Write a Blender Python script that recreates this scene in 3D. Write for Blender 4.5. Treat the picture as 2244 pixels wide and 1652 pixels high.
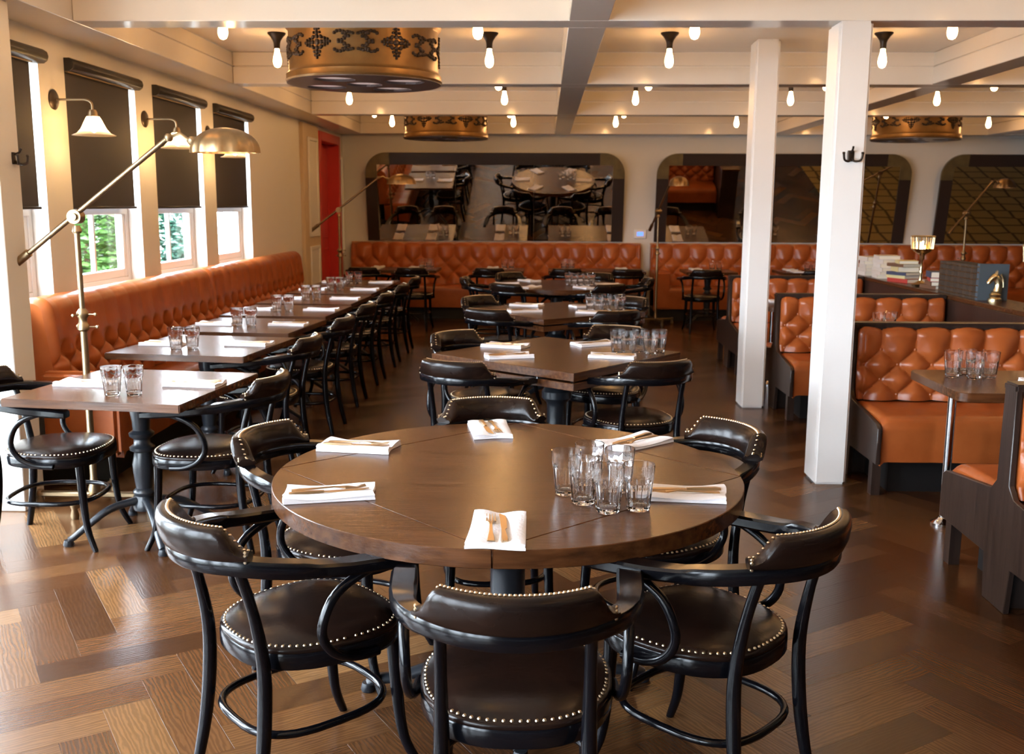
import bpy, bmesh, math, random
from math import sin, cos, pi, radians as rad, hypot, atan2
from mathutils import Matrix, Vector
random.seed(11)
S = bpy.context.scene
C = S.collection
for o in list(bpy.data.objects):
    bpy.data.objects.remove(o)

# ------------------------------------------------------------------ camera
CAMH, FPX = 1.615, 2200.0
def cam_axes(vp=(1195., 450.), roll=rad(0.6)):
    d = Vector(((vp[0]-1122)/FPX, (vp[1]-826)/FPX, 1)).normalized()
    up = Vector((sin(roll), -cos(roll), 0)); up = (up - d*up.dot(d)).normalized()
    rt = d.cross(up)
    if rt.x < 0: rt = -rt
    return Matrix((rt, d, up))            # rows: world x, y, z in (right, down, forward)
RC = cam_axes()
cam = bpy.data.cameras.new('camera'); cam_o = bpy.data.objects.new('camera', cam); C.objects.link(cam_o)
cam.sensor_width = 36; cam.lens = 36*FPX/2244
r_, d_, f_ = RC.col[0], RC.col[1], RC.col[2]
M = Matrix(((r_[0], -d_[0], -f_[0], 0), (r_[1], -d_[1], -f_[1], 0), (r_[2], -d_[2], -f_[2], CAMH), (0, 0, 0, 1)))
cam_o.matrix_world = M
cam.clip_end = 200
cam.dof.use_dof = True; cam.dof.focus_distance = 3.0; cam.dof.aperture_fstop = 6.3
S.camera = cam_o
def pix(p):
    q = RC.transposed() @ (Vector(p) - Vector((0, 0, CAMH)))
    return (1122 + FPX*q.x/q.z, 826 + FPX*q.y/q.z, q.z) if q.z > .1 else (-9999, -9999, q.z)

# ------------------------------------------------------------------ world, exposure
w = bpy.data.worlds.new('overcast_sky'); S.world = w; w.use_nodes = True
bg = w.node_tree.nodes['Background']
bg.inputs[0].default_value = (0.76, 0.88, 1.0, 1); bg.inputs[1].default_value = 58.0
S.view_settings.view_transform = 'Standard'; S.view_settings.look = 'None'
S.view_settings.gamma = 1; S.view_settings.exposure = -0.12; S.view_settings.use_curve_mapping = False
BULB = 100.0
S.cycles.max_bounces = 14; S.cycles.transmission_bounces = 14; S.cycles.transparent_max_bounces = 16
S.cycles.sample_clamp_indirect = 8.0

# ------------------------------------------------------------------ mesh helpers
class MB:
    def __init__(s): s.v = []; s.f = []; s.uv = None
    def add(s, v, f):
        n = len(s.v); s.v += [tuple(p) for p in v]; s.f += [tuple(i+n for i in q) for q in f]; return s
    def box(s, x0, x1, y0, y1, z0, z1):
        return s.add([(x0,y0,z0),(x1,y0,z0),(x1,y1,z0),(x0,y1,z0),(x0,y0,z1),(x1,y0,z1),(x1,y1,z1),(x0,y1,z1)],
                     [(0,3,2,1),(4,5,6,7),(0,1,5,4),(1,2,6,5),(2,3,7,6),(3,0,4,7)])
    def loft(s, loops, closed=True, cap0=True, cap1=True):
        n = len(loops[0]); v = [p for l in loops for p in l]; f = []
        for i in range(len(loops)-1):
            for j in range(n if closed else n-1):
                a = i*n+j; b = i*n+(j+1) % n
                f.append((a, b, b+n, a+n))
        if cap0: f.append(tuple(range(n-1, -1, -1)))
        if cap1: f.append(tuple((len(loops)-1)*n+j for j in range(n)))
        return s.add(v, f)
    def tube(s, path, r, n=10, closed=False, flat=None):
        P = [Vector(p) for p in path]; m = len(P)
        rs = r if isinstance(r, (list, tuple)) else [r]*m
        loops = []; up = None
        for i in range(m):
            t = (P[(i+1) % m]-P[i-1]) if closed else (P[min(i+1, m-1)]-P[max(i-1, 0)])
            t.normalize()
            if up is None:
                up = Vector((0,0,1)) if abs(t.z) < .9 else Vector((0,1,0))
            up = (up - t*up.dot(t)).normalized(); sd = t.cross(up)
            a, b = (rs[i], rs[i]) if flat is None else (rs[i], rs[i]*flat)
            loops.append([P[i] + sd*(a*cos(2*pi*k/n)) + up*(b*sin(2*pi*k/n)) for k in range(n)])
        if closed: loops.append(loops[0]); return s.loft(loops, True, False, False)
        return s.loft(loops)
    def lathe(s, prof, n=20, c=(0,0), cap0=True, cap1=True):
        loops = [[(c[0]+r*cos(2*pi*k/n), c[1]+r*sin(2*pi*k/n), z) for k in range(n)] for r, z in prof]
        return s.loft(loops, True, cap0, cap1)
    def grid(s, nx, ny, fn):
        v = [fn(i/nx, j/ny) for j in range(ny+1) for i in range(nx+1)]
        f = [(j*(nx+1)+i, j*(nx+1)+i+1, (j+1)*(nx+1)+i+1, (j+1)*(nx+1)+i) for j in range(ny) for i in range(nx)]
        return s.add(v, f)
    def blob(s, c, rx, ry, rz, n=8, m=5):
        loops = []
        for j in range(1, m):
            t = pi*j/m
            loops.append([(c[0]+rx*sin(t)*cos(2*pi*k/n), c[1]+ry*sin(t)*sin(2*pi*k/n), c[2]-rz*cos(t)) for k in range(n)])
        return s.loft(loops)
    def xf(s, M, start=0):
        for i in range(start, len(s.v)): s.v[i] = tuple(M @ Vector(s.v[i]))
        return s
    def mesh(s, name, bevel=0, ang=38, seg=1):
        me = bpy.data.meshes.new(name); me.from_pydata(s.v, [], s.f)
        bm = bmesh.new(); bm.from_mesh(me)
        bmesh.ops.recalc_face_normals(bm, faces=bm.faces)
        if bevel:
            es = [e for e in bm.edges if len(e.link_faces) == 2 and e.calc_face_angle(0) > .6]
            bmesh.ops.bevel(bm, geom=es, offset=bevel, segments=seg, affect='EDGES', clamp_overlap=True)
        bm.to_mesh(me); bm.free()
        for p in me.polygons: p.use_smooth = True
        me.set_sharp_from_angle(angle=rad(ang))
        return me
    def build(s, name, mat, parent=None, bevel=0, ang=38, seg=1):
        me = s.mesh(name, bevel, ang, seg); me.materials.append(mat)
        return link(name, me, parent)
def link(name, data, parent=None):
    o = bpy.data.objects.new(name, data); C.objects.link(o)
    if parent is not None: o.parent = parent
    return o
def tag(o, label=None, cat=None, group=None, kind=None):
    if label: o['label'] = label
    if cat: o['category'] = cat
    if group: o['group'] = group
    if kind: o['kind'] = kind
    return o
def thing(name, label, cat, loc=(0,0,0), rotz=0, group=None):
    o = link(name, None); o.location = loc; o.rotation_euler = (0, 0, rotz); o.empty_display_size = .1
    return tag(o, label, cat, group)
def place(o, loc, rotz=0): o.location = loc; o.rotation_euler = (0, 0, rotz); return o
def copy_tree(o, parent=None):
    c = o.copy(); C.objects.link(c); c.parent = parent
    for ch in list(o.children): copy_tree(ch, c)
    return c
def dup(root, loc, rotz, label, group=None):
    c = copy_tree(root); place(c, loc, rotz); c['label'] = label
    if group: c['group'] = group
    return c
def struct(o, label=None): o['kind'] = 'structure'; return tag(o, label)
def smooth(pts, n=6):
    out = []; P = [Vector(p) for p in pts]
    for i in range(len(P)-1):
        p0, p1, p2, p3 = P[max(i-1,0)], P[i], P[i+1], P[min(i+2, len(P)-1)]
        for k in range(n):
            t = k/n
            out.append(.5*((2*p1)+(p2-p0)*t+(2*p0-5*p1+4*p2-p3)*t*t+(3*p1-p0-3*p2+p3)*t**3))
    return out+[P[-1]]

# ------------------------------------------------------------------ materials
def mat(name, col, rough=.5, metal=0, spec=.5, coat=0, bump=None, var=None, em=None, emc=None, trans=0, ior=1.45, sheen=0):
    m = bpy.data.materials.new(name); m.use_nodes = True; nt = m.node_tree; b = nt.nodes['Principled BSDF']
    b.inputs['Base Color'].default_value = (*col, 1); b.inputs['Roughness'].default_value = rough
    b.inputs['Metallic'].default_value = metal; b.inputs['Specular IOR Level'].default_value = spec
    b.inputs['Coat Weight'].default_value = coat; b.inputs['Coat Roughness'].default_value = .12
    b.inputs['Transmission Weight'].default_value = trans; b.inputs['IOR'].default_value = ior
    if em: b.inputs['Emission Color'].default_value = (*emc, 1); b.inputs['Emission Strength'].default_value = em
    tc = None
    if bump or var:
        tc = nt.nodes.new('ShaderNodeTexCoord')
    if var:      # (scale, colour b, stretch)
        sc, c2, st = var
        mp = nt.nodes.new('ShaderNodeMapping'); mp.inputs['Scale'].default_value = st
        nz = nt.nodes.new('ShaderNodeTexNoise'); nz.inputs['Scale'].default_value = sc; nz.inputs['Detail'].default_value = 6
        cr = nt.nodes.new('ShaderNodeValToRGB'); cr.color_ramp.elements[0].position = .32; cr.color_ramp.elements[1].position = .68
        cr.color_ramp.elements[0].color = (*col, 1); cr.color_ramp.elements[1].color = (*c2, 1)
        nt.links.new(tc.outputs['Object'], mp.inputs[0]); nt.links.new(mp.outputs[0], nz.inputs['Vector'])
        nt.links.new(nz.outputs['Fac'], cr.inputs[0]); nt.links.new(cr.outputs[0], b.inputs['Base Color'])
    if bump:     # (scale, strength, stretch)
        sc, st, sv = bump
        mp = nt.nodes.new('ShaderNodeMapping'); mp.inputs['Scale'].default_value = sv
        nz = nt.nodes.new('ShaderNodeTexNoise'); nz.inputs['Scale'].default_value = sc; nz.inputs['Detail'].default_value = 4
        bp = nt.nodes.new('ShaderNodeBump'); bp.inputs['Strength'].default_value = st; bp.inputs['Distance'].default_value = .01
        nt.links.new(tc.outputs['Object'], mp.inputs[0]); nt.links.new(mp.outputs[0], nz.inputs['Vector'])
        nt.links.new(nz.outputs['Fac'], bp.inputs['Height']); nt.links.new(bp.outputs[0], b.inputs['Normal'])
    return m
U = (1,1,1)
m_ceil = mat('cream_gloss_paint', (.80,.73,.64), .15, bump=(3, .05, (1,6,1)))
m_wall = mat('warm_white_paint', (.74,.69,.62), .45, bump=(14, .05, U))
m_wallback = mat('grey_white_paint', (.62,.60,.57), .5, bump=(14, .05, U))
m_col = mat('white_column_paint', (.80,.78,.76), .35, bump=(6, .05, (3,3,.5)))
m_whitewood = mat('white_window_paint', (.86,.86,.85), .35)
m_black = mat('black_lacquer', (.0025,.0025,.0035), .17, spec=.30)
m_blackiron = mat('black_painted_iron', (.012,.014,.018), .32, bump=(40, .08, U))
m_leather = mat('dark_brown_leather', (.0055,.0030,.0024), .24, spec=.22, var=(6, (.013,.0060,.0040), U), bump=(55, .05, U))
m_orange = mat('orange_leather', (.275,.063,.013), .28, spec=.4, var=(5, (.36,.092,.022), U), bump=(26, .14, U))
m_gob = mat('pale_goblet_brass', (.72,.60,.36), .25, 1)
m_nail = mat('brass_nailheads', (.62,.50,.34), .3, 1)
m_table = mat('dark_oak_top', (.034,.0120,.0042), .25, spec=.34, var=(3.2, (.082,.030,.0105), (1.2,14,14)), bump=(5, .08, (1.5,30,30)))
m_wood = mat('dark_walnut_panel', (.016,.009,.007), .36, var=(4, (.032,.018,.013), (12,12,.8)), bump=(5, .08, (20,20,1)))
m_plinth = mat('dark_plinth', (.008,.007,.007), .5)
m_brass = mat('aged_brass', (.28,.20,.115), .40, 1, bump=(30, .05, U))
m_shadebrass = mat('patinated_lamp_shade', (.21,.13,.062), .36, .9, var=(9, (.30,.20,.10), U))
m_drum = mat('gilded_drum_metal', (.165,.082,.022), .42, .6, var=(7, (.235,.128,.040), U), bump=(20, .05, U))
m_orn = mat('dark_relief', (.035,.020,.012), .4, .5)
m_drumbot = mat('dark_drum_base', (.070,.052,.050), .30, .3)
m_diff = mat('mauve_diffuser', (.62,.50,.48), .5, em=.30, emc=(.8,.58,.52))
m_bronze = mat('dark_bronze', (.030,.020,.014), .38, .6)
m_bulb = mat('glowing_filament_bulb', (1,.8,.5), .4, em=BULB, emc=(1,.54,.20))
m_lampbulb = mat('warm_lamp_bulb', (1,.8,.5), .4, em=90, emc=(1,.62,.30))
m_napkin = mat('white_linen', (.72,.71,.74), .8, bump=(120, .2, U))
m_steel = mat('antique_flatware', (.42,.30,.18), .30, 1)
m_chrome = mat('polished_chrome', (.8,.8,.8), .08, 1)
m_blind = mat('charcoal_blind_fabric', (.030,.024,.024), .75, bump=(200, .1, U))
m_cass = mat('black_blind_cassette', (.020,.017,.015), .35)
m_red = mat('red_door_paint', (.50,.035,.030), .3)
m_pine = mat('bare_beige_wood', (.52,.38,.23), .5, var=(4, (.60,.46,.30), (10,10,.7)))
m_mirror = mat('mirror_silver', (.78,.74,.70), .015, 1)
m_frame = mat('antique_dark_mirror_border', (.030,.020,.018), .3, .2)
m_corner = mat('antique_gold_mirror_corner', (.17,.135,.065), .32, .5, var=(9, (.12,.095,.05), U))
m_rail = mat('light_wood_ledge', (.45,.22,.09), .35)
m_ground = mat('pale_paving', (.30,.30,.28), .9)
m_leaf = mat('garden_leaf', (.024,.070,.010), .5, var=(3, (.055,.115,.022), U))
m_leaf2 = mat('blue_green_leaf', (.016,.055,.034), .5)
m_stem = mat('shrub_stem', (.10,.06,.03), .8)
m_post = mat('pale_blue_post', (.12,.16,.19), .6)
m_plastic = mat('white_plastic', (.8,.8,.82), .4)
m_screen = mat('blue_lcd', (.05,.1,.8), .3, em=2.5, emc=(.10,.22,1))
m_right = mat('dark_brown_wall', (.045,.03,.022), .6)
def thin_glass(name, tint=(1,1,1), refl=.08):
    m = bpy.data.materials.new(name); m.use_nodes = True; nt = m.node_tree
    for n in list(nt.nodes): nt.nodes.remove(n)
    out = nt.nodes.new('ShaderNodeOutputMaterial'); mx = nt.nodes.new('ShaderNodeMixShader')
    t = nt.nodes.new('ShaderNodeBsdfTransparent'); g = nt.nodes.new('ShaderNodeBsdfGlossy'); g.inputs['Roughness'].default_value = .02
    t.inputs[0].default_value = (*tint, 1); mx.inputs[0].default_value = refl
    nt.links.new(t.outputs[0], mx.inputs[1]); nt.links.new(g.outputs[0], mx.inputs[2]); nt.links.new(mx.outputs[0], out.inputs[0])
    return m
m_pane = thin_glass('window_glass')
def shade_glass():
    m = thin_glass('frosted_shade_glass', (1,.93,.8), .5); nt = m.node_tree
    g = [n for n in nt.nodes if n.type == 'BSDF_GLOSSY'][0]
    tr = nt.nodes.new('ShaderNodeBsdfTranslucent'); tr.inputs[0].default_value = (1,.9,.75,1)
    mx = [n for n in nt.nodes if n.type == 'MIX_SHADER'][0]; nt.links.new(tr.outputs[0], mx.inputs[2]); nt.nodes.remove(g)
    return m
m_shade = shade_glass()
m_sconce = mat('wall_lamp_bulb', (1,.8,.5), .4, em=260, emc=(1,.62,.26))
m_glass = mat('clear_tumbler_glass', (1,1,1), .0, trans=1, ior=1.42)

def floor_material():
    m = bpy.data.materials.new('oiled_oak_parquet'); m.use_nodes = True; nt = m.node_tree; N = nt.nodes; L = nt.links
    b = N['Principled BSDF']; uv = N.new('ShaderNodeUVMap'); oi = N.new('ShaderNodeObjectInfo'); ge = N.new('ShaderNodeNewGeometry')
    ad = N.new('ShaderNodeMath'); ad.operation = 'ADD'; L.new(oi.outputs['Random'], ad.inputs[0]); L.new(ge.outputs['Random Per Island'], ad.inputs[1])
    fr = N.new('ShaderNodeMath'); fr.operation = 'FRACT'; L.new(ad.outputs[0], fr.inputs[0])
    k = N.new('ShaderNodeMath'); k.operation = 'MULTIPLY'; k.inputs[1].default_value = 37.0; L.new(fr.outputs[0], k.inputs[0])
    cb = N.new('ShaderNodeCombineXYZ'); L.new(k.outputs[0], cb.inputs[0]); L.new(k.outputs[0], cb.inputs[2])
    va = N.new('ShaderNodeVectorMath'); va.operation = 'ADD'; L.new(uv.outputs[0], va.inputs[0]); L.new(cb.outputs[0], va.inputs[1])
    mp = N.new('ShaderNodeMapping'); mp.inputs['Scale'].default_value = (1.6, 7, 1); L.new(va.outputs[0], mp.inputs[0])
    wv = N.new('ShaderNodeTexWave'); wv.bands_direction = 'Y'; wv.inputs['Scale'].default_value = 3.2; wv.inputs['Distortion'].default_value = 9
    wv.inputs['Detail'].default_value = 3; wv.inputs['Detail Scale'].default_value = 1.2; L.new(mp.outputs[0], wv.inputs['Vector'])
    nz = N.new('ShaderNodeTexNoise'); nz.inputs['Scale'].default_value = 9; nz.inputs['Detail'].default_value = 6; L.new(mp.outputs[0], nz.inputs['Vector'])
    cr = N.new('ShaderNodeValToRGB'); e = cr.color_ramp.elements
    e[0].position = 0; e[0].color = (.036,.0135,.0048,1); e[1].position = 1; e[1].color = (.135,.067,.026,1)
    e2 = e.new(.5); e2.color = (.064,.0255,.0092,1); e3 = e.new(.85); e3.color = (.092,.041,.015,1)
    L.new(fr.outputs[0], cr.inputs[0])
    mg = N.new('ShaderNodeMix'); mg.data_type = 'RGBA'; mg.blend_type = 'MULTIPLY'; mg.inputs['Factor'].default_value = .42
    c2 = N.new('ShaderNodeValToRGB'); c2.color_ramp.elements[0].color = (.45,.40,.36,1); c2.color_ramp.elements[1].color = (1.25,1.2,1.15,1)
    c2.color_ramp.elements[0].position = .2; c2.color_ramp.elements[1].position = .75
    mm = N.new('ShaderNodeMath'); mm.operation = 'MULTIPLY'; L.new(wv.outputs['Fac'], mm.inputs[0]); L.new(nz.outputs['Fac'], mm.inputs[1])
    sc = N.new('ShaderNodeMath'); sc.operation = 'MULTIPLY'; sc.inputs[1].default_value = 1.7; L.new(mm.outputs[0], sc.inputs[0]); L.new(sc.outputs[0], c2.inputs[0])
    L.new(cr.outputs[0], mg.inputs['A']); L.new(c2.outputs[0], mg.inputs['B']); L.new(mg.outputs['Result'], b.inputs['Base Color'])
    b.inputs['Roughness'].default_value = .26; b.inputs['Specular IOR Level'].default_value = .28
    bp = N.new('ShaderNodeBump'); bp.inputs['Strength'].default_value = .06; bp.inputs['Distance'].default_value = .002
    L.new(sc.outputs[0], bp.inputs['Height']); L.new(bp.outputs[0], b.inputs['Normal'])
    return m
m_floor = floor_material()
def carpet_material():
    m = mat('gold_patterned_carpet', (.10,.08,.03), .9); nt = m.node_tree; N = nt.nodes; L = nt.links
    tc = N.new('ShaderNodeTexCoord'); vo = N.new('ShaderNodeTexVoronoi'); vo.feature = 'DISTANCE_TO_EDGE'; vo.inputs['Scale'].default_value = 2.6; vo.inputs['Randomness'].default_value = .15
    cr = N.new('ShaderNodeValToRGB'); cr.color_ramp.elements[0].color = (.06,.045,.02,1); cr.color_ramp.elements[1].color = (.30,.23,.09,1)
    cr.color_ramp.elements[0].position = .04; cr.color_ramp.elements[1].position = .09
    L.new(tc.outputs['Object'], vo.inputs['Vector']); L.new(vo.outputs['Distance'], cr.inputs[0]); L.new(cr.outputs[0], N['Principled BSDF'].inputs['Base Color'])
    return m
m_carpet = carpet_material()

# ------------------------------------------------------------------ room shell
XL, XR, YB, YR = -3.0, 11.0, 15.0, -7.0           # left wall, right wall, back wall, wall behind the camera
ZC, ZB = 2.88, 2.62                               # ceiling, underside of the beams
floor = struct(MB().box(XL-.2, XR, YR, YB+.2, -.06, -.005).build('floor', m_plinth))
# herringbone parquet
PL, PW, G = .60, .15, .0003
def plank_mb():
    a, b, h, c = PL/2-G, PW/2-G, 0.0, .00015
    return MB().add([(-a,-b,-.012),(a,-b,-.012),(a,b,-.012),(-a,b,-.012),(-a,-b,h-c),(a,-b,h-c),(a,b,h-c),(-a,b,h-c),
                     (-a+c,-b+c,h),(a-c,-b+c,h),(a-c,b-c,h),(-a+c,b-c,h)],
                    [(0,1,5,4),(1,2,6,5),(2,3,7,6),(3,0,4,7),(4,5,9,8),(5,6,10,9),(6,7,11,10),(7,4,8,11),(8,9,10,11)])
def set_uv(me, coords):
    lay = me.uv_layers.new(name='UVMap')
    for lp in me.loops: lay.data[lp.index].uv = coords[lp.vertex_index]
pm = plank_mb(); plank_me = bpy.data.meshes.new('plank'); plank_me.from_pydata(pm.v, [], pm.f)
set_uv(plank_me, [(p[0], p[1]) for p in pm.v]); plank_me.materials.append(m_floor)
planks = []; ph = rad(33); rr = PL/PW
for k in range(-160, 160):
    for m_ in range(-40, 40):
        for (cx, cy, a) in ((rr/2, .5, 0), (rr+.5, 1-rr/2, pi/2)):
            x = (k+m_*rr+cx)*PW; y = (k-m_*rr+cy)*PW
            X = x*cos(ph)-y*sin(ph); Y = x*sin(ph)+y*cos(ph)+3
            if XL+.05 < X < 5.4 and -2.5 < Y < YB-.1:
                planks.append((X, Y, ph+a))
def vis(p):
    u, v, z = pix((p[0], p[1], 0)); return z > 0 and -60 < u < 2300 and 0 < v < 1720
planks.sort(key=lambda p: (not vis(p), hypot(p[0], p[1])))
for (x, y, a) in planks[:300]:
    o = link('plank', plank_me, floor); o.location = (x, y, 0); o.rotation_euler = (0, 0, a)
rest = MB(); ruv = []
for (x, y, a) in planks[300:]:
    s0 = len(rest.v); rest.add(pm.v, pm.f); rest.xf(Matrix.Translation((x, y, 0)) @ Matrix.Rotation(a, 4, 'Z'), s0); ruv += [(p[0], p[1]) for p in pm.v]
rme = bpy.data.meshes.new('parquet_planks'); rme.from_pydata(rest.v, [], rest.f); set_uv(rme, ruv); rme.materials.append(m_floor)
tag(link('parquet_planks', rme, floor), kind='stuff')
carpet = MB().box(5.4, XR, YR, YB, -.005, .004).build('floor_carpet', m_carpet); struct(carpet)

struct(MB().box(XL-.2, XR, YR, YB+.2, ZC, ZC+.15).build('ceiling', m_ceil))
# beams: each a core with a lower and an upper board, a groove between them
tn = [0]
def beam(x0, x1, y0, y1, along):
    tn[0] += 1
    core = struct(MB().box(x0+.012, x1-.012, y0+.012, y1-.012, ZB+.01, ZC).build('trim_%d' % tn[0], m_ceil))
    mid = 2.765
    MB().box(x0, x1, y0, y1, ZB, mid-.003).build('board', m_ceil, core, bevel=.004)
    MB().box(x0+.001, x1-.001, y0+.001, y1-.001, mid+.003, ZC-.001).build('board', m_ceil, core, bevel=.003)
BY = [-.1, 2.86, 5.80, 8.74, 11.62]
BX = [(.12, .34), (3.2, 3.43), (6.2, 6.43), (9.1, 9.3)]
for y in BY: beam(XL+.342, XR, y, y+.22, 'x')
for (a, b) in BX:
    ys = [YR] + [v for y in BY for v in (y, y+.22)] + [14.69]
    for i in range(0, len(ys)-1, 2): beam(a, b, ys[i]+.001, ys[i+1]-.001, 'y')
beam(XL, XL+.34, YR, YB, 'y'); beam(XL+.342, XR, 14.69, YB, 'x')

# left wall with window openings
WZ0, WZ1, WW, WP = 1.02, 2.50, 1.085, 1.417
WL = [6.38+WP*k for k in range(-8, 3)]
wl = MB()
YD = WL[7]                                     # nearer than this the openings are full-height glazed doors
wl.box(XL-.2, XL, YD-.001, WL[-1]+WW+.001, 0, WZ0); wl.box(XL-.2, XL, YR, YD, 0, .06); wl.box(XL-.2, XL, YR, WL[-1]+WW, WZ1, ZC)
yy = YR
for y in WL:
    wl.box(XL-.2, XL, yy, y, WZ0 if y > YD-.1 else .06, WZ1); yy = y+WW
wl.box(XL-.2, XL, yy, 13.28, 0, ZC)
wl.box(XL-.2, XL, 13.28, 14.62, 2.50, ZC); wl.box(XL-.2, XL, 14.62, YB+.2, 0, ZC)
struct(wl.build('wall_left', m_wall))
struct(MB().box(XL-.2, XR, YB, YB+.2, 0, ZC).build('wall_back', m_wallback))
struct(MB().box(XR, XR+.2, YR, YB+.2, 0, ZC).build('wall_right', m_right))
struct(MB().box(XL-.2, XR+.2, YR-.2, YR, 0, ZC).build('wall_rear', m_right))
# windows
def make_window():
    t = MB(); d0, d1 = XL-.17, XL-.10
    t.box(d0, d1, 0, .05, WZ0, WZ1).box(d0, d1, WW-.05, WW, WZ0, WZ1).box(d0, d1, .05, WW-.05, WZ0, WZ0+.06).box(d0, d1, .05, WW-.05, WZ1-.06, WZ1)
    fr = t.build('window_1', m_whitewood, bevel=.004)
    MB().box(d0+.005, d1+.012, .05, WW-.05, 1.535, 1.60).build('meeting_rail', m_whitewood, fr, bevel=.004)
    for y in (.05, WW-.10):
        MB().box(d0+.01, d1-.008, y, y+.05, WZ0+.06, 1.535).build('sash_stile', m_whitewood, fr, bevel=.004)
    MB().box(d0+.01, d1-.008, .1, WW-.1, WZ0+.06, WZ0+.12).build('sash_rail', m_whitewood, fr, bevel=.004)
    MB().box(d0+.018, d1-.02, WW/2-.014, WW/2+.014, WZ0+.12, 1.535).build('muntin', m_whitewood, fr, bevel=.003)
    MB().box(XL-.137, XL-.133, .1, WW/2-.014, WZ0+.12, 1.535).build('pane', m_pane, fr)
    MB().box(XL-.137, XL-.133, WW/2+.014, WW-.1, WZ0+.12, 1.535).build('pane', m_pane, fr)
    MB().box(XL-.137, XL-.133, .05, WW-.05, 1.60, WZ1-.06).build('pane', m_pane, fr)
    MB().box(d1, XL+.03, -.0, WW, WZ0-.03, WZ0+.012).build('window_sill', m_whitewood, fr, bevel=.004)
    return fr
def make_glass_door():
    d0, d1 = XL-.17, XL-.10; z0 = .06
    fr = MB().box(d0, d1, 0, .07, z0, WZ1).box(d0, d1, WW-.07, WW, z0, WZ1).box(d0, d1, .07, WW-.07, z0, z0+.12).box(d0, d1, .07, WW-.07, WZ1-.08, WZ1).build('window_1', m_whitewood, bevel=.004)
    MB().box(d0, d1, .07, WW-.07, 1.0, 1.06).build('glazing_bar', m_whitewood, fr); MB().box(XL-.137, XL-.133, .07, WW-.07, z0+.12, 1.0).build('pane', m_pane, fr); MB().box(XL-.137, XL-.133, .07, WW-.07, 1.06, WZ1-.08).build('pane', m_pane, fr)
    return fr
win0 = make_window(); gd0 = make_glass_door()
for i, y in enumerate(WL):
    o = (gd0 if i == 0 else copy_tree(gd0)) if i < 7 else (win0 if i == 7 else copy_tree(win0)); zl = WZ0 if i >= 7 else .1
    o.location = (0, y, 0); o.name = 'window_%d' % (i+1); struct(o)
    pl = bpy.data.lights.new('window_portal', 'AREA'); pl.shape = 'RECTANGLE'; pl.size = WZ1-zl; pl.size_y = WW
    pl.cycles.is_portal = True
    po = link('window_portal', pl); po.location = (XL-.21, y+WW/2, (zl+WZ1)/2); po.rotation_euler = (0, rad(-90), 0)
# roller blinds on the four windows in view
bl_words = ['cut off by the left pier', 'behind the near wall lamp', 'behind the second wall lamp', 'farthest along the wall']
for i, y in enumerate(WL[-4:]):
    t = thing('roller_blind', 'charcoal roller blind drawn halfway down, ' + bl_words[i], 'blind', (XL, y, 1.58), 0, 'roller blinds on the left windows')
    cs = MB(); sec = [(-.03,.845),(.035,.845),(.058,.86),(.066,.885),(.058,.91),(.035,.925),(-.03,.925)]
    cs.loft([[(x, yv, z) for x, z in sec] for yv in (.0, WW+.01)]); cs.build('cassette', m_cass, t, bevel=.003)
    MB().box(.0, .02, .01, WW-.1, .838, .846).build('trim_strip', m_brass, t)
    MB().box(-.014, -.010, .004, WW-.085, .012, .85).build('fabric', m_blind, t)
    MB().box(-.020, -.004, .004, WW-.06, -.004, .014).build('bottom_bar', m_cass, t, bevel=.003)

# pier at the left edge
pier = struct(MB().box(XL, -2.735, 5.04, 5.25, 0, ZB).build('trim_pier', m_wall, bevel=.006), 'cream wall pier at the left edge')
# panelled pilaster, red door, sidelight at the far end of the left wall
pil = struct(MB().box(XL, XL+.05, 12.42, 13.26, 0, 2.60).build('trim_pilaster', m_pine, bevel=.005))
for (z0, z1) in ((.25, 1.05), (1.25, 2.40)):
    MB().box(XL+.05, XL+.056, 12.66, 13.1, z0, z1).build('panel', m_wall, pil, bevel=.003)
    for (a, b, c_, d) in ((12.62,12.66,z0-.04,z1+.04),(13.1,13.14,z0-.04,z1+.04),(12.66,13.1,z0-.04,z0),(12.66,13.1,z1,z1+.04)):
        MB().box(XL+.05, XL+.072, a, b, c_, d).build('moulding', m_wall, pil, bevel=.005)
dr = struct(MB().box(XL-.19, XL+.06, 13.28, 13.40, 0, 2.56).build('door_1', m_red, bevel=.006))
MB().box(XL-.19, XL+.06, 14.50, 14.62, 0, 2.56).build('door_jamb', m_red, dr, bevel=.006)
MB().box(XL-.19, XL+.06, 13.40, 14.50, 2.44, 2.56).build('door_head', m_red, dr, bevel=.006)
lf = MB().box(XL-.16, XL-.11, 13.40, 14.50, .01, 2.44).build('door_leaf', m_red, dr, bevel=.004)
for (a, b, c_, d) in ((13.5,13.92,.15,1.0),(13.98,14.4,.15,1.0),(13.5,13.92,1.15,2.3),(13.98,14.4,1.15,2.3)):
    MB().box(XL-.11, XL-.098, a, b, c_, d).build('door_panel', m_red, lf, bevel=.006)
MB().tube([(XL-.11,13.47,1.0),(XL-.05,13.47,1.0)], .02, 10).blob((XL-.045,13.47,1.0), .03,.03,.03).build('door_knob', m_brass, lf)
sl = struct(MB().box(XL, XL+.03, 14.66, 14.70, .9, 2.3).build('window_sidelight', m_whitewood))
MB().box(XL, XL+.03, 14.92, 14.96, .9, 2.3).build('frame_stile', m_whitewood, sl)
MB().box(XL, XL+.03, 14.70, 14.92, 2.26, 2.3).build('frame_rail', m_whitewood, sl)
MB().box(XL, XL+.03, 14.70, 14.92, .9, .94).build('frame_rail', m_whitewood, sl)
MB().box(XL+.006, XL+.010, 14.70, 14.92, .94, 2.26).build('pane', mat('pale_blue_glass', (.62,.72,.78), .1), sl)

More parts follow.
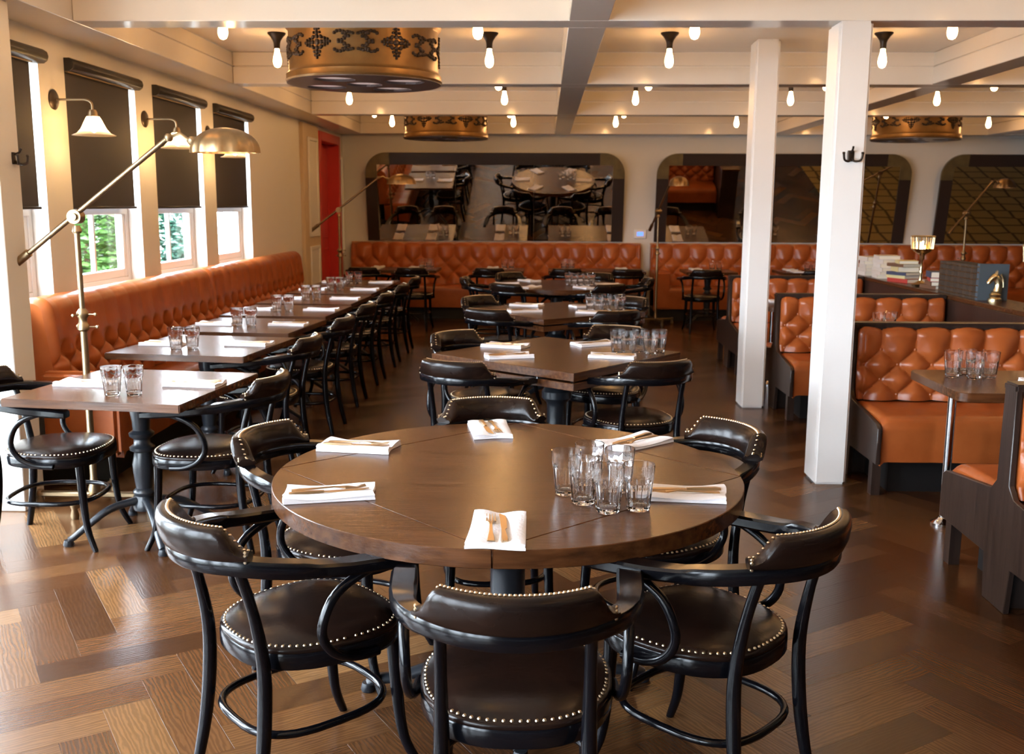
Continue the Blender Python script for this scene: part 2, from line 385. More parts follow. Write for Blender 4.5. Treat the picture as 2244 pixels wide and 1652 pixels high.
# columns
cols = []
for (x, y, lb) in ((1.60, 5.79, 'white square column nearest the camera, with a coat hook'), (1.605, 8.06, 'white square column standing farther back, beside the booths')):
    o = MB().box(x, x+.185, y, y+.235, 0, ZB-.001 if y < 6 else ZC-.001).build('column', m_col, bevel=.014, seg=2)
    struct(o, lb); cols.append(o)
# ------------------------------------------------------------------ garden seen through the windows
gnd = MB().box(-60, XL-.2, -20, 60, -.3, -.1).build('ground_outside', m_ground); struct(gnd)
def shrub(x, y, z0, z1, r, n, m, label):
    t = thing('shrub', label, 'shrub', (x, y, -.1), 0, 'shrubs outside the windows')
    MB().tube([(0,0,0),(.03,.02,.5),(0,.05,(z0+z1)/2)], [.05,.04,.02], 8).build('stem', m_stem, t)
    lv = MB(); rd = random.Random(int(x*100+y))
    for i in range(n):
        u = rd.uniform(-1,1); a = rd.uniform(0, 2*pi); q = rd.uniform(.55,1)**.5
        c = Vector((r*q*cos(a)*math.sqrt(1-u*u), r*q*sin(a)*math.sqrt(1-u*u), (z0+z1)/2+.1+(z1-z0)/2*u*q))
        Mx = Matrix.Translation(c) @ Matrix.Rotation(rd.uniform(0,6.3),4,'Z') @ Matrix.Rotation(rd.uniform(-1,1),4,'X')
        s = rd.uniform(.05,.10); s0 = len(lv.v)
        lv.add([(-s,0,0),(0,-s*.5,.01),(s,0,0),(0,s*.5,.01),(0,0,.02)], [(0,1,4),(1,2,4),(2,3,4),(3,0,4)]); lv.xf(Mx, s0)
    tag(lv.build('foliage', m, t, ang=180), kind='stuff')
shrub(-6.2, 13.4, .3, 3.4, .75, 6500, m_leaf, 'tall bright green shrub outside the second window')
shrub(-7.2, 16.6, .3, 3.2, .8, 5000, m_leaf, 'bright green shrub just behind the tall one outside')
shrub(-7.6, 19.6, -.1, 1.55, .55, 2600, m_leaf2, 'low blue-green bush outside the third window')
shrub(-8.0, 22.6, -.1, 1.75, .55, 2600, m_leaf2, 'blue-green bush farther off outside the third window')
for (x, y, lb) in ((-4.6, 11.2, 'nearer'), (-5.2, 15.1, 'farther')):
    t = thing('porch_post', 'pale blue porch post outside the windows, the %s one' % lb, 'post', (x, y, -.1), 0, 'porch posts outside')
    MB().box(-.06,.06,-.06,.06,0,3.2).build('shaft', m_post, t, bevel=.008); MB().box(-.09,.09,-.09,.09,0,.2).build('base', m_post, t, bevel=.008)

# ------------------------------------------------------------------ bentwood armchair (faces local +y)
def seat_loop(sc, z, n=44):
    out = []
    for k in range(n):
        t = 2*pi*k/n; c, s = cos(t), sin(t); e = 2/2.5
        x = .238*math.copysign(abs(c)**e, c); y = .238*math.copysign(abs(s)**e, s)
        x *= 1+.10*y/.238
        out.append((x*sc, y*sc, z))
    return out
HA, HB, HC, HZ = .268, .300, -.058, .724       # hoop half width, depth, centre y, mid height
def hoop(p):                          # point and outward normal at angle p from the middle of the back
    q = Vector((HA*sin(p), HC-HB*cos(p), 0)); n = Vector((sin(p)/HA, -cos(p)/HB, 0)).normalized(); return q, n
def nail(mb, p, n, r=.0052):
    n = Vector(n).normalized(); a = n.orthogonal().normalized(); b = n.cross(a); p = Vector(p)
    k = 7; base = [p+(a*cos(2*pi*i/k)+b*sin(2*pi*i/k))*r for i in range(k)]
    mid = [p+(a*cos(2*pi*i/k)+b*sin(2*pi*i/k))*r*.66+n*r*.6 for i in range(k)]
    mb.loft([base, mid], True, False, True)
def band_h(ph):                       # top height of the leather back at angle ph from the middle
    a = abs(ph)
    if a < rad(33): return .826
    if a > rad(45): return .764
    t = (a-rad(33))/rad(12); t = t*t*(3-2*t); return .826+(.764-.826)*t
def make_chair():
    t = thing('bentwood_armchair', 'x', 'chair', (0,0,0))
    MB().loft([seat_loop(.88,.404), seat_loop(.985,.404), seat_loop(1,.410), seat_loop(1,.444), seat_loop(.99,.450), seat_loop(.9,.450)]).build('seat_rail', m_black, t, ang=50)
    cushion = MB().loft([seat_loop(.9,.449), seat_loop(.985,.450), seat_loop(.995,.456), seat_loop(.985,.463), seat_loop(.955,.466), seat_loop(.90,.474),
               seat_loop(.75,.484), seat_loop(.5,.490), seat_loop(.25,.492), seat_loop(.04,.492)]).build('seat_cushion', m_leather, t, ang=60)
    # arm hoop
    path = [(.290,.175),(.288,.12),(.281,.04),(.275,-.03)] + [tuple(hoop(rad(86-172*k/24))[0].xy) for k in range(25)] + [(-.275,-.03),(-.281,.04),(-.288,.12),(-.290,.175)]
    P = [Vector((x, y, 0)) for x, y in path]; loops = []
    for i in range(len(P)):
        tt = (P[min(i+1,len(P)-1)]-P[max(i-1,0)]).normalized(); sd = Vector((tt.y,-tt.x,0))
        e = min(i, len(P)-1-i); wd = .026 if e > 5 else (.031, .034, .034, .033, .031, .029)[e]; hh = .018 if e < 6 else .022; hz = HZ-(.050*(1-e/11)**1.2 if e < 11 else 0)
        if e == 0: wd, hh = .029, .015
        sec = [(-wd,-hh*.6),(-wd*.8,-hh),(wd*.8,-hh),(wd,-hh*.6),(wd,hh*.6),(wd*.8,hh),(-wd*.8,hh),(-wd,hh*.6)]
        loops.append([P[i]+sd*a+Vector((0,0,hz+b)) for a, b in sec])
    MB().loft(loops).build('arm_hoop', m_black, t, ang=35)
    # leather back band
    loops = []; nl = MB(); N = 36
    for i in range(N+1):
        p = rad(-47+94*i/N); h = band_h(p); z0 = .738; c, dirv = hoop(p)
        def pt(r, z): return c+dirv*(r+.20*(max(z,.73)-.73))+Vector((0,0,z))
        H = h-z0
        sec = [(-.028,z0+.004),(-.022,z0),(.022,z0),(.030,z0+.006),(.035,z0+.35*H),(.033,z0+.7*H),(.027,h-.010),(.018,h-.002),(.006,h),(-.010,h-.001),(-.020,h-.010),(-.028,z0+.7*H),(-.033,z0+.4*H)]
        loops.append([pt(r, z) for r, z in sec])
    back = MB().loft(loops).build('backrest', m_leather, t, ang=60)
    na = 44
    for i in range(na+1):
        p = rad(-46+92*i/na); h = band_h(p); c, dirv = hoop(p); s = .20*(h-.73)
        nail(nl, c+dirv*(-.004+s)+Vector((0,0,h)), -dirv*.25+Vector((0,0,1)), .0048)
    for s in (-1, 1):
        for k in range(4):
            z = .742+k*.0085; p = s*rad(45.8); c, dirv = hoop(p)
            nail(nl, c+dirv*(.031+0)+Vector((0,0,z)), dirv, .0046)
    tag(nl.build('nailheads', m_nail, back, ang=60), kind='stuff'); nl = MB()
    L = seat_loop(.938, .4675, 400); acc = 0; last = Vector(L[0])
    for q in L:
        q = Vector(q)
        if (q-last).length > .0165: nail(nl, q, (q.x*.4, q.y*.4, 1)); last = q
    tag(nl.build('nailheads', m_nail, cushion, ang=60), kind='stuff')
    for s in (-1, 1):
        MB().tube(smooth([(s*.184,-.275,0),(s*.175,-.245,.15),(s*.169,-.228,.30),(s*.167,-.226,.44),(s*.166,-.250,.59),(s*.164,-.284,.712)], 4), [.0145+.0055*sin(pi*min(1, k/16)) for k in range(21)], 10).build('leg', m_black, t, ang=60)
        MB().tube(smooth([(s*.212,.232,0),(s*.192,.192,.10),(s*.184,.176,.24),(s*.180,.168,.405)], 5), [.0125+.0085*k/15 for k in range(16)], 10).build('leg', m_black, t, ang=60)
        MB().tube(smooth([(s*.281,.10,.672),(s*.277,.03,.668),(s*.269,-.065,.620),(s*.262,-.105,.530),(s*.257,-.075,.462),(s*.251,-.005,.424),(s*.246,.075,.416)], 5), .0135, 10).build('arm_support', m_black, t, ang=60)
    ring = []
    for k in range(40):
        a = 2*pi*k/40; e = 2/2.9; c, s = cos(a), sin(a)
        ring.append((.196*math.copysign(abs(c)**e, c), -.024+.212*math.copysign(abs(s)**e, s), .222))
    MB().tube(ring, .0115, 8, closed=True).build('ring_stretcher', m_black, t, ang=60)
    return t
chair0 = make_chair(); used = [False]
def chair(x, y, fx, fy, label, group):          # seat centre, facing
    r = atan2(fy, fx)-pi/2
    if not used[0]: used[0] = True; c = place(chair0, (x, y, 0), r); tag(c, label, None, group)
    else: c = dup(chair0, (x, y, 0), r, label, group)
    return c
def chair_band(bx, by, tx, ty, label, group, d=.37):
    v = Vector((tx-bx, ty-by)).normalized(); return chair(bx+v.x*d, by+v.y*d, v.x, v.y, label, group)
TC = (-.113, 3.20); G1 = 'armchairs around the round table'
chair(-.06, 2.325, -.02, 1, 'black bentwood armchair in front, its back to the camera at the round table', G1)
chair(-.665, 2.695, .72, .66, 'black bentwood armchair at the front left of the round table, seat turned right', G1)
chair(.445, 2.70, -.72, .66, 'black bentwood armchair at the front right of the round table, seat turned left', G1)
chair_band(-1.04, 3.49, *TC, 'black bentwood armchair on the left of the round table, mostly hidden by the tabletop', G1)
chair_band(.73, 3.65, *TC, 'black bentwood armchair on the far right of the round table near the white column', G1)
chair_band(-.22, 4.11, *TC, 'black bentwood armchair at the far side of the round table, only its back showing', G1)

# ------------------------------------------------------------------ tables
def pedestal_feet(mb_parent, m, r=.46, z=.085, n=4, a0=0, rad_=.026):
    for k in range(n):
        a = a0+2*pi*k/n; ca, sa = cos(a), sin(a)
        pts = smooth([(.03*ca,.03*sa,z+.05),(.16*ca,.16*sa,z+.025),(r*.7*ca,r*.7*sa,z-.03),(r*.93*ca,r*.93*sa,.040),(r*ca,r*sa,.028)], 4)
        MB().tube(pts, [rad_*1.2-(rad_*.35)*i/16 for i in range(17)], 10, flat=.75).lathe([(.022,0),(.026,.008),(.02,.03)], 10, (r*ca, r*sa)).build('foot', m, mb_parent, ang=60)
def column_pedestal(t, top, r=.058):
    MB().lathe([(.10,.085),(.10,.12),(.085,.15),(r,.19),(r,top-.22),(r*1.05,top-.20),(r*1.55,top-.17),(r*1.55,top-.13),(r*1.1,top-.10),(r*1.1,top-.02)], 24).build('pedestal', m_blackiron, t, ang=40)
RT, TT = .757, .052
def seg_piece(a0, a1, chord_only=False, gap=.0015):
    n = 22; pts = [(RT*cos(a0+(a1-a0)*k/n), RT*sin(a0+(a1-a0)*k/n)) for k in range(n+1)]
    am = (a0+a1)/2; return [(x+gap*cos(am), y+gap*sin(am)) for x, y in pts]
def prism(pts, z0, z1):
    return MB().loft([[(x, y, z0) for x, y in pts], [(x, y, z1) for x, y in pts]])
rt = thing('round_table', 'large round dark oak pedestal table set for six in the foreground', 'table', (*TC, 0), rad(-1))
q = RT-.002
prism([(q,0),(0,q),(-q,0),(0,-q)], .75-TT, .75).build('center_panel', m_table, rt, bevel=.0015)
for k in range(4):
    prism(seg_piece(k*pi/2, (k+1)*pi/2), .75-TT, .75).build('flip_leaf', m_table, rt, bevel=.002)
for k in range(4):
    a = pi/4+k*pi/2; br = MB().box(.42,.68,-.03,.03,.75-TT-.012,.75-TT-.0005); br.xf(Matrix.Rotation(a,4,'Z')); br.build('leaf_bracket', m_chrome, rt)
MB().box(-.34,.34,-.05,.05,.75-TT-.06,.75-TT-.013).build('batten', m_plinth, rt, bevel=.004); MB().box(-.05,.05,-.34,.34,.75-TT-.075,.75-TT-.0605).build('batten', m_plinth, rt, bevel=.004)
column_pedestal(rt, .75-TT-.06); pedestal_feet(rt, m_blackiron, .47, a0=rad(8))
def make_square(side=1.055):
    t = thing('flip_leaf_table', 'x', 'table'); h = side/2
    MB().box(-h,h,-h,h,.75-.046,.75).build('tabletop', m_table, t, bevel=.002)
    for k in range(4):          # leaves folded under the top
        n = 14; s = h-.002; pts = [(-s,-s)]
        sag = RT-h
        arc = [(-s+2*s*i/n, -s+sag*(1-((2*i/n-1))**2)) for i in range(n+1)]
        lfm = prism(arc, .75-.098, .75-.058); lfm.xf(Matrix.Rotation(k*pi/2,4,'Z')); lfm.build('folded_leaf', m_table, t, bevel=.002)
        for u in (-.3,.3):
            hg = MB().box(u-.03,u+.03,-s+.004,-s+.02,.75-.0578,.75-.0462); hg.xf(Matrix.Rotation(k*pi/2,4,'Z')); hg.build('hinge', m_chrome, t)
    MB().box(-.28,.28,-.28,.28,.75-.12,.75-.0985).build('sub_frame', m_plinth, t)
    column_pedestal(t, .75-.1); pedestal_feet(t, m_blackiron, .44)
    return t
SQ = [((.08,5.93), rad(45+6)), ((.10,8.43), rad(45-8)), ((.14,11.15), rad(45+6))]
sq_words = ['square dark oak table set cornerwise just behind the round table', 'square dark oak table in the middle of the room, second behind the round one', '']
sq0 = make_square()
for i, ((x, y), a) in enumerate(SQ):
    if i == 2: dup(rt, (x, y, 0), a-rad(45), 'round dark oak table set for six farthest back in the centre'); continue
    o = place(sq0, (x, y, 0), a) if i == 0 else dup(sq0, (x, y, 0), a, sq_words[i])
    o['label'] = sq_words[i]; o['group'] = 'square tables down the middle'
def make_small(wx=.855, wy=.865):
    t = thing('banquette_table', 'x', 'table')
    MB().box(-wx/2,wx/2,-wy/2,wy/2,.712,.75).build('tabletop', m_table, t, bevel=.004, seg=2)
    MB().box(-.25,.25,-.04,.04,.69,.7115).build('cleat', m_plinth, t)
    prof = [(.055,.13),(.06,.15),(.05,.17),(.043,.20),(.055,.215),(.055,.225),(.040,.24),(.047,.30),(.052,.36),(.043,.40),(.040,.42),(.060,.432),(.060,.445),(.040,.46),(.038,.485),(.058,.50),(.060,.515),(.04,.53),(.043,.58),(.05,.62),(.05,.69)]
    MB().lathe(prof, 22).build('turned_pedestal', m_blackiron, t, ang=50)
    pedestal_feet(t, m_blackiron, .36, z=.13, a0=rad(40), rad_=.022)
    return t
SM = [(-1.955,4.715), (-2.10,6.12), (-2.12,7.17), (-2.11,8.20), (-2.11,9.20), (-2.11,10.23), (-2.10,11.20)]
SR = [rad(-7), rad(-6.5), rad(-5), rad(-3), rad(-2), rad(-2), rad(-1)]
ordw = ['nearest', 'second', 'third', 'fourth', 'fifth', 'sixth', 'farthest']
sm0 = make_small()
for i, (x, y) in enumerate(SM):
    o = place(sm0, (x, y, 0), SR[i]) if i == 0 else dup(sm0, (x, y, 0), SR[i], '')
    o['label'] = '%s of the small dark tables along the window banquette' % ordw[i]; o['group'] = 'small tables along the window banquette'
BT = [(-2.06,1.22), (-.62,.68), (.70,1.30), (2.22,.68), (3.50,.68)]; BTY = 13.78
bw = ['leftmost', 'second from the left', 'middle', 'fourth from the left', 'rightmost']
bt_cache = {}
for i, (x, wx) in enumerate(BT):
    if wx not in bt_cache: bt_cache[wx] = o = make_small(wx, .72); place(o, (x, BTY, 0))
    else: o = dup(bt_cache[wx], (x, BTY, 0), 0, '')
    o['label'] = '%s of the dark tables along the far back banquette' % bw[i]; o['group'] = 'tables along the back banquette'

# chairs of the other tables
G2 = 'armchairs along the window tables'
chair(-2.33, 4.655, 1, .02, 'black bentwood armchair cut off at the left edge, facing the nearest window table', G2)
for i, (x, y) in enumerate([(-1.25,4.66), (-1.40,6.05), (-1.40,7.12), (-1.41,8.10), (-1.41,9.10), (-1.41,10.12), (-1.41,11.12)]):
    chair(x-.36, y, -1, (.10,.06,.05,.02,.03,0,0)[i], 'black bentwood armchair on the aisle side of the %s window table' % ordw[i], G2)
G3 = 'armchairs around the square tables'
sides = [('near left', 0), ('near right', 1), ('far left', 2), ('far right', 3)]
CB = [[(-.48,5.06),(.62,5.12),(-.60,6.33),(.50,6.70)], [(-.46,7.68),(.58,7.64),(-.62,8.85),(.80,8.86)], [(-.40,10.42),(.60,10.38),(-.72,11.35),(1.02,11.52)]]
sqn = ['first', 'second', 'third']
for i in range(2):
    for (wd, k) in sides:
        tx, ty = SQ[i][0]
        chair_band(*CB[i][k], tx+.4*(CB[i][k][0]-tx), ty, 'black bentwood armchair on the %s side of the %s square table' % (wd, sqn[i]), G3)
R6 = [(rad(-122),'near left'), (rad(-58),'near right'), (rad(180),'left'), (rad(4),'right'), (rad(124),'far left'), (rad(60),'far right')]
for a, wd in R6:
    bx, by = SQ[2][0][0]+1.05*cos(a), SQ[2][0][1]+1.05*sin(a)
    chair_band(bx, by, *SQ[2][0], 'black bentwood armchair on the %s of the far round table' % wd, 'armchairs around the far round table')
G4 = 'armchairs along the back banquette tables'
for x, wd in ((-2.32,'left end of the leftmost'), (-1.70,'right end of the leftmost'), (-.70,'single seat of the second'), (.28,'left end of the middle'), (1.05,'right end of the middle'), (2.05,'single seat of the fourth'), (3.45,'single seat of the rightmost')):
    chair(x, 13.12, 0, 1, 'black bentwood armchair facing the back banquette at the %s table' % wd, G4)

# ------------------------------------------------------------------ upholstery
def tufted(mb, w, h, a, b, rows, v0, depth, y0, lean, z0, roll=.05, per=9, thick=.06, buttons=None, ox=0, topfold=.12):
    vt = v0+(rows-1)*b; total = h+roll*pi/2*1.5
    nx = max(8, int(w/a*per)); ny = max(8, int(total/b*per*1.0))
    def hf(u, v):
        e = min(1, max(0, min(u, w-u)/.03)); uu = u-w/2+ox; kk = rows-1
        if v <= vt and v >= v0:
            p = (uu/a+(v-v0)/b)/2; q = (uu/a-(v-v0)/b)/2
            f = (abs(sin(pi*p))*abs(sin(pi*q)))**.55
        elif v > vt:
            f1 = abs(sin(pi*(uu/a+kk)/2)); k = min(1, (v-vt)/(.9*b)); f = (f1**1.1)*(1-k)+(topfold+(1-topfold)*f1**(.45 if topfold < .5 else .9))*k
        else:
            f1 = abs(sin(pi*uu/a/2)); k = min(1, (v0-v)/(.9*b)); f = (f1**1.1)*(1-k)+(.15+.85*f1**.45)*k
        return depth*f*e**.5
    def fn(s, t):
        u = s*w; v = t*total; d = hf(u, min(v, h+roll))
        if v < h: y = y0+lean*v; z = z0+v; n = (-1, 0)
        else:
            th = (v-h)/roll; y = y0+lean*h+roll*(1-cos(th)); z = z0+h+roll*sin(th); n = (-cos(th), sin(th))
            d *= .55+.45*cos(min(th, pi/2))
        return (u-w/2, y+n[0]*d, z+n[1]*d)
    mb.grid(nx, ny, fn)
    # side skirts
    for s in (0, 1):
        col = [fn(s, j/ny) for j in range(ny+1)]; bk = [(p[0], y0+thick+lean*h, min(p[2], z0+h)) for p in col]
        mb.add(col+bk, [(j, j+1, ny+2+j, ny+1+j) for j in range(ny)])
    if buttons is not None:
        for r in range(rows):
            u = -math.ceil(w/a)*a
            while u < w:
                if (round(u/a)+r) % 2 == 0:
                    x = u-ox
                    if abs(x) < w/2-.02:
                        v = v0+r*b; buttons.blob((x, y0+lean*v-.004, z0+v), .011, .008, .011, 6, 4)
                u += a
def bench(name, label, L, loc, rotz, group, dep=.54, tuft=None, ledge=False, arm=None, tf=.12):
    t = thing(name, label, 'banquette', loc, rotz, group)
    MB().box(-L/2+.02, L/2-.02, -dep+.10, -.005, 0, .17).build('plinth', m_plinth, t)
    def seatfn(s, u):
        x = (s-.5)*L; e = min(1, min(s, 1-s)*L/.03)
        pf = [(-.10,.455),(-.2,.468),(-.36,.472),(-dep+.05,.468),(-dep+.012,.452),(-dep,.43),(-dep,.36),(-dep+.004,.28),(-dep+.004,.17)]
        k = u*(len(pf)-1); i = min(int(k), len(pf)-2); f = k-i
        y = pf[i][0]*(1-f)+pf[i+1][0]*f; z = pf[i][1]*(1-f)+pf[i+1][1]*f
        fold = abs(sin(pi*x/.32))**.35; 
        return (x, y-(.006*fold if z < .45 else 0), z+(.008*(fold-1) if z >= .45 else 0)-.03*(1-e))
    sc = MB().grid(max(20, int(L/.04)), 24, seatfn)
    for s in (0, 1):
        colp = [seatfn(s, j/24) for j in range(25)]; sc.add(colp+[(colp[0][0], -.1, .17)], [tuple(range(26))])
    sc.build('seat_cushion', m_orange, t, ang=70)
    bt = MB(); bk = MB(); a, b, rows, v0, h, rl = tuft
    tufted(bk, L, h, a, b, rows, v0, .055, -.18, .13, .47, rl, 9, .10, bt, topfold=tf)
    bc = bk.build('back_cushion', m_orange, t, ang=70); tag(bt.build('buttons', m_orange, bc, ang=70), kind='stuff')
    if ledge: MB().box(-L/2, L/2, -.05, -.002, 1.045, 1.075).build('ledge', m_rail, t, bevel=.004)
    if arm:
        for (x0, x1, y0, y1, z1) in arm: MB().box(x0, x1, y0, y1, .17, z1).build('arm', m_orange, t, bevel=.025, seg=3)
    return t
GL = 'banquettes along the window wall'
y0, y1 = 5.66, 8.46
bench('window_banquette', 'near orange tufted leather banquette under the windows', y1-y0, (XL, (y0+y1)/2, 0), pi/2, GL, tuft=(.10,.085,4,.03,.51,.065), tf=.93, arm=[(-(y1-y0)/2-.10, -(y1-y0)/2+.0, -.56, -.12, .66)])
y0, y1 = 8.49, 11.7
bench('window_banquette', 'far orange tufted leather banquette under the windows, ending before the red door', y1-y0, (XL, (y0+y1)/2, 0), pi/2, GL, tuft=(.10,.085,4,.03,.51,.065), tf=.90)
GB = 'banquettes along the back wall'
bench('back_banquette', 'orange tufted leather banquette under the left back mirror', 4.28, (-.73, YB, 0), 0, GB, dep=.72, tuft=(.122,.120,4,.05,.52,.05), ledge=True, arm=[(2.02,2.14,-.74,-.2,.70)])
bench('back_banquette', 'orange tufted leather banquette under the middle back mirror, right of the floor lamp', 3.9, (3.50, YB, 0), 0, GB, dep=.72, tuft=(.125,.120,4,.05,.52,.05), ledge=True, arm=[(-1.95,-1.72,-.74,-.2,.70)])
bench('back_banquette', 'orange tufted leather banquette at the far right end of the back wall', 4.2, (7.58, YB, 0), 0, GB, dep=.72, tuft=(.125,.120,4,.05,.52,.05), ledge=True)

# booths on the right: a partition with a seat on each face
BX0, BX1 = 1.885, 3.195
def make_booth():
    t = thing('booth_bench', 'x', 'booth bench'); w = BX1-BX0; ctr = (BX0+BX1)/2
    MB().box(BX0, BX1, -.04, .04, 0, .895).build('partition', m_wood, t, bevel=.003)
    MB().box(BX0-.03, BX1, -.055, .055, .895, .93).build('top_rail', m_wood, t, bevel=.008, seg=2)
    for s in (-1, 1):
        R = Matrix.Translation((ctr, 0, 0)) @ (Matrix.Identity(4) if s < 0 else Matrix.Rotation(pi, 4, 'Z'))
        bk = MB(); bt = MB()
        tufted(bk, w-.012, .385, .102, .09, 4, .03, .05, -.075, .08, .47, .025, 11, .03, bt); bk.xf(R); bt.xf(R)
        bc = bk.build('back_cushion', m_orange, t, ang=70)
        tag(bt.build('buttons', m_orange, bc, ang=70), kind='stuff')
        def seatfn(a, u):
            x = (a-.5)*(w-.012); pf = [(-.06,.458),(-.2,.47),(-.40,.472),(-.53,.462),(-.575,.44),(-.59,.40),(-.585,.33),(-.58,.27),(-.58,.205)]
            k = u*(len(pf)-1); i = min(int(k), len(pf)-2); f = k-i
            y = pf[i][0]*(1-f)+pf[i+1][0]*f; z = pf[i][1]*(1-f)+pf[i+1][1]*f
            wr = .006*sin(9*x+2*sin(5*x))*max(0, min(1, (.45-z)/.1))
            e = min(1, min(a, 1-a)*w/.025); fl = abs(sin(pi*(x+.05)/.31))**.2
            return (x, y+wr+.012*(1-fl)*(1 if z < .45 else .3), z-.025*(1-e))
        sc = MB().grid(60, 26, seatfn)
        for e in (0, 1):
            cp = [seatfn(e, j/26) for j in range(27)]; sc.add(cp+[(cp[0][0], -.06, .205)], [tuple(range(28))])
        sc.xf(R); sc.build('seat_cushion', m_orange, t, ang=70)
        pl = MB().box(-w/2+.1, w/2, -.44, -.041, 0, .186); pl.xf(R if s < 0 else Matrix.Translation((ctr,0,0)) @ Matrix.Scale(-1,4,(0,1,0))); pl.build('plinth', m_plinth, t)
        # wooden leg post under the open end of the seat
        lg = MB().box(BX0-.02, BX0+.03, s*.50-.03, s*.50+.03, 0, .24); lg.build('leg', m_wood, t)
    prof = [(-.05,.905),(.05,.905),(.055,.52),(.10,.475),(.565,.42),(.60,.40),(.60,.195),(.12,.19),(.10,0),(-.10,0),(-.12,.19),(-.60,.195),(-.60,.40),(-.565,.42),(-.10,.475),(-.055,.52)]
    MB().loft([[(BX0-.026, y, z) for y, z in prof], [(BX0-.001, y, z) for y, z in prof]]).build('end_panel', m_wood, t, bevel=.003)
    return t
bo0 = make_booth(); BYS = [3.99, 6.11, 8.12, 10.22]
bow = ['cut off at the right edge, nearest the camera', 'right of the near column, behind the tumblers', 'between the two white columns', 'farthest back, half hidden by the far column']
for i, y in enumerate(BYS):
    o = place(bo0, (0, y, 0)) if i == 0 else dup(bo0, (0, y, 0), 0, '')
    o['label'] = 'orange leather booth bench ' + bow[i]; o['group'] = 'booth benches on the right'
def make_booth_table():
    t = thing('booth_table', 'x', 'table')
    n = 6; r = .06; x0, x1, y_ = 0, 1.2, .35
    pts = []
    for (cx, cy, a0) in ((x1-.005, y_-.005, 0), (x0+r, y_-r, pi/2), (x0+r, -y_+r, pi), (x1-.005, -y_+.005, 1.5*pi)):
        rr_ = r if cx < .5 else .005
        pts += [(cx+rr_*cos(a0+pi/2*k/n), cy+rr_*sin(a0+pi/2*k/n)) for k in range(n+1)]
    prism(pts, .705, .75).build('tabletop', m_table, t, bevel=.003)
    MB().lathe([(.021,.02),(.021,.70)], 16, (.10,-.02)).build('pole', m_chrome, t)
    MB().lathe([(.06,0),(.06,.012),(.03,.03),(.022,.04)], 18, (.10,-.02)).build('foot_plate', m_chrome, t, ang=30)
    MB().lathe([(.05,.69),(.05,.704)], 14, (.10,-.02)).build('mount_plate', m_chrome, t)
    return t
bt0 = make_booth_table()
for i, y in enumerate((5.08, 7.12, 9.17)):
    o = place(bt0, (1.97, y, 0)) if i == 0 else dup(bt0, (1.97, y, 0), 0, '')
    o['label'] = ('dark booth table with a chrome pole and four tumblers, right of the near column', 'dark booth table of the second booth, its corner between the white columns', 'dark booth table of the farthest booth behind the far column')[i]
    o['group'] = 'booth tables'
# low bookcase wall behind the booths
bk = thing('bookcase_wall', 'long low dark walnut bookcase wall behind the booths, books on top', 'bookcase', (3.2, 7.3, 0))
MB().box(0, .30, -3.6, 3.75, 0, .895).build('body', m_wood, bk, bevel=.003)
MB().box(-.0, .32, -3.62, 3.77, .8955, .93).build('top_board', m_table, bk, bevel=.004)
SHZ = .93
def book(x, y, z, sx, sy, sz, col, label, rot=0, group='books on the bookcase wall', lying=True):
    t = thing('book', label, 'book', (x, y, z), rot, group)
    c = bpy.data.materials.get('cover_%s' % (col,)) or mat('cover_%s' % (col,), col, .55, bump=(60,.1,U))
    pg = bpy.data.materials.get('paper_pages') or mat('paper_pages', (.75,.70,.58), .8)
    if lying:
        h = sz; MB().box(-sx/2+.004, sx/2-.004, -sy/2+.003, sy/2-.004, .003, h-.003).build('pages', pg, t)
        MB().box(-sx/2, sx/2, -sy/2, sy/2, 0, .003).box(-sx/2, sx/2, -sy/2, sy/2, h-.003, h).box(-sx/2-.002, -sx/2, -sy/2, sy/2, 0, h).build('cover', c, t)
    else:        # upright, spine towards -x
        MB().box(-sx/2+.004, sx/2-.004, -sy/2+.003, sy/2-.003, .003, sz-.003).build('pages', pg, t)
        MB().box(-sx/2, sx/2, -sy/2, -sy/2+.003, 0, sz).box(-sx/2, sx/2, sy/2-.003, sy/2, 0, sz).box(-sx/2-.003, -sx/2, -sy/2, sy/2, 0, sz).build('cover', c, t)
        sb = MB()
        for f in (.08,.22,.40,.58,.76,.92): sb.box(-sx/2-.0055, -sx/2-.003, -sy/2+.002, sy/2-.002, sz*f-.004, sz*f+.004)
        tag(sb.build('spine_bands', m_brass, t), kind='stuff')
    return t
cream, tan, blk, yel, redc, navy, brn = (.62,.57,.52), (.42,.33,.24), (.03,.025,.03), (.70,.60,.30), (.40,.04,.03), (.04,.05,.10), (.14,.07,.04)
lv = ['bottom', 'second from bottom', 'third from bottom', 'fourth from bottom', 'fifth from bottom', 'top']
for si, (x, y, n, col, nm) in enumerate(((3.34,10.42,5,cream,'far cream stack'), (3.36,10.02,6,cream,'tall cream stack'))):
    z = SHZ
    for k in range(n):
        hh = random.uniform(.032,.042); book(x+random.uniform(-.01,.01), y+random.uniform(-.01,.01), z, .20, .27, hh, col if k % 3 else (.70,.66,.62), '%s book of the %s on the bookcase wall' % (lv[k], nm), random.uniform(-.15,.15)); z += hh+.0004
st2 = [(redc,.22,.28,.035), (yel,.20,.26,.03), (navy,.20,.25,.03), (yel,.19,.27,.045), (brn,.2,.25,.03), (yel,.17,.22,.028), (blk,.16,.2,.025), (yel,.15,.2,.04)]
z = SHZ
for k, (c_, a, b, h) in enumerate(st2[:6]):
    book(3.36+random.uniform(-.02,.02), 9.48+random.uniform(-.03,.03), z, a, b, h, c_, '%s book of the mixed stack left of the brass goblet lamp' % lv[k], random.uniform(-.5,.5)); z += h+.0004
z = SHZ
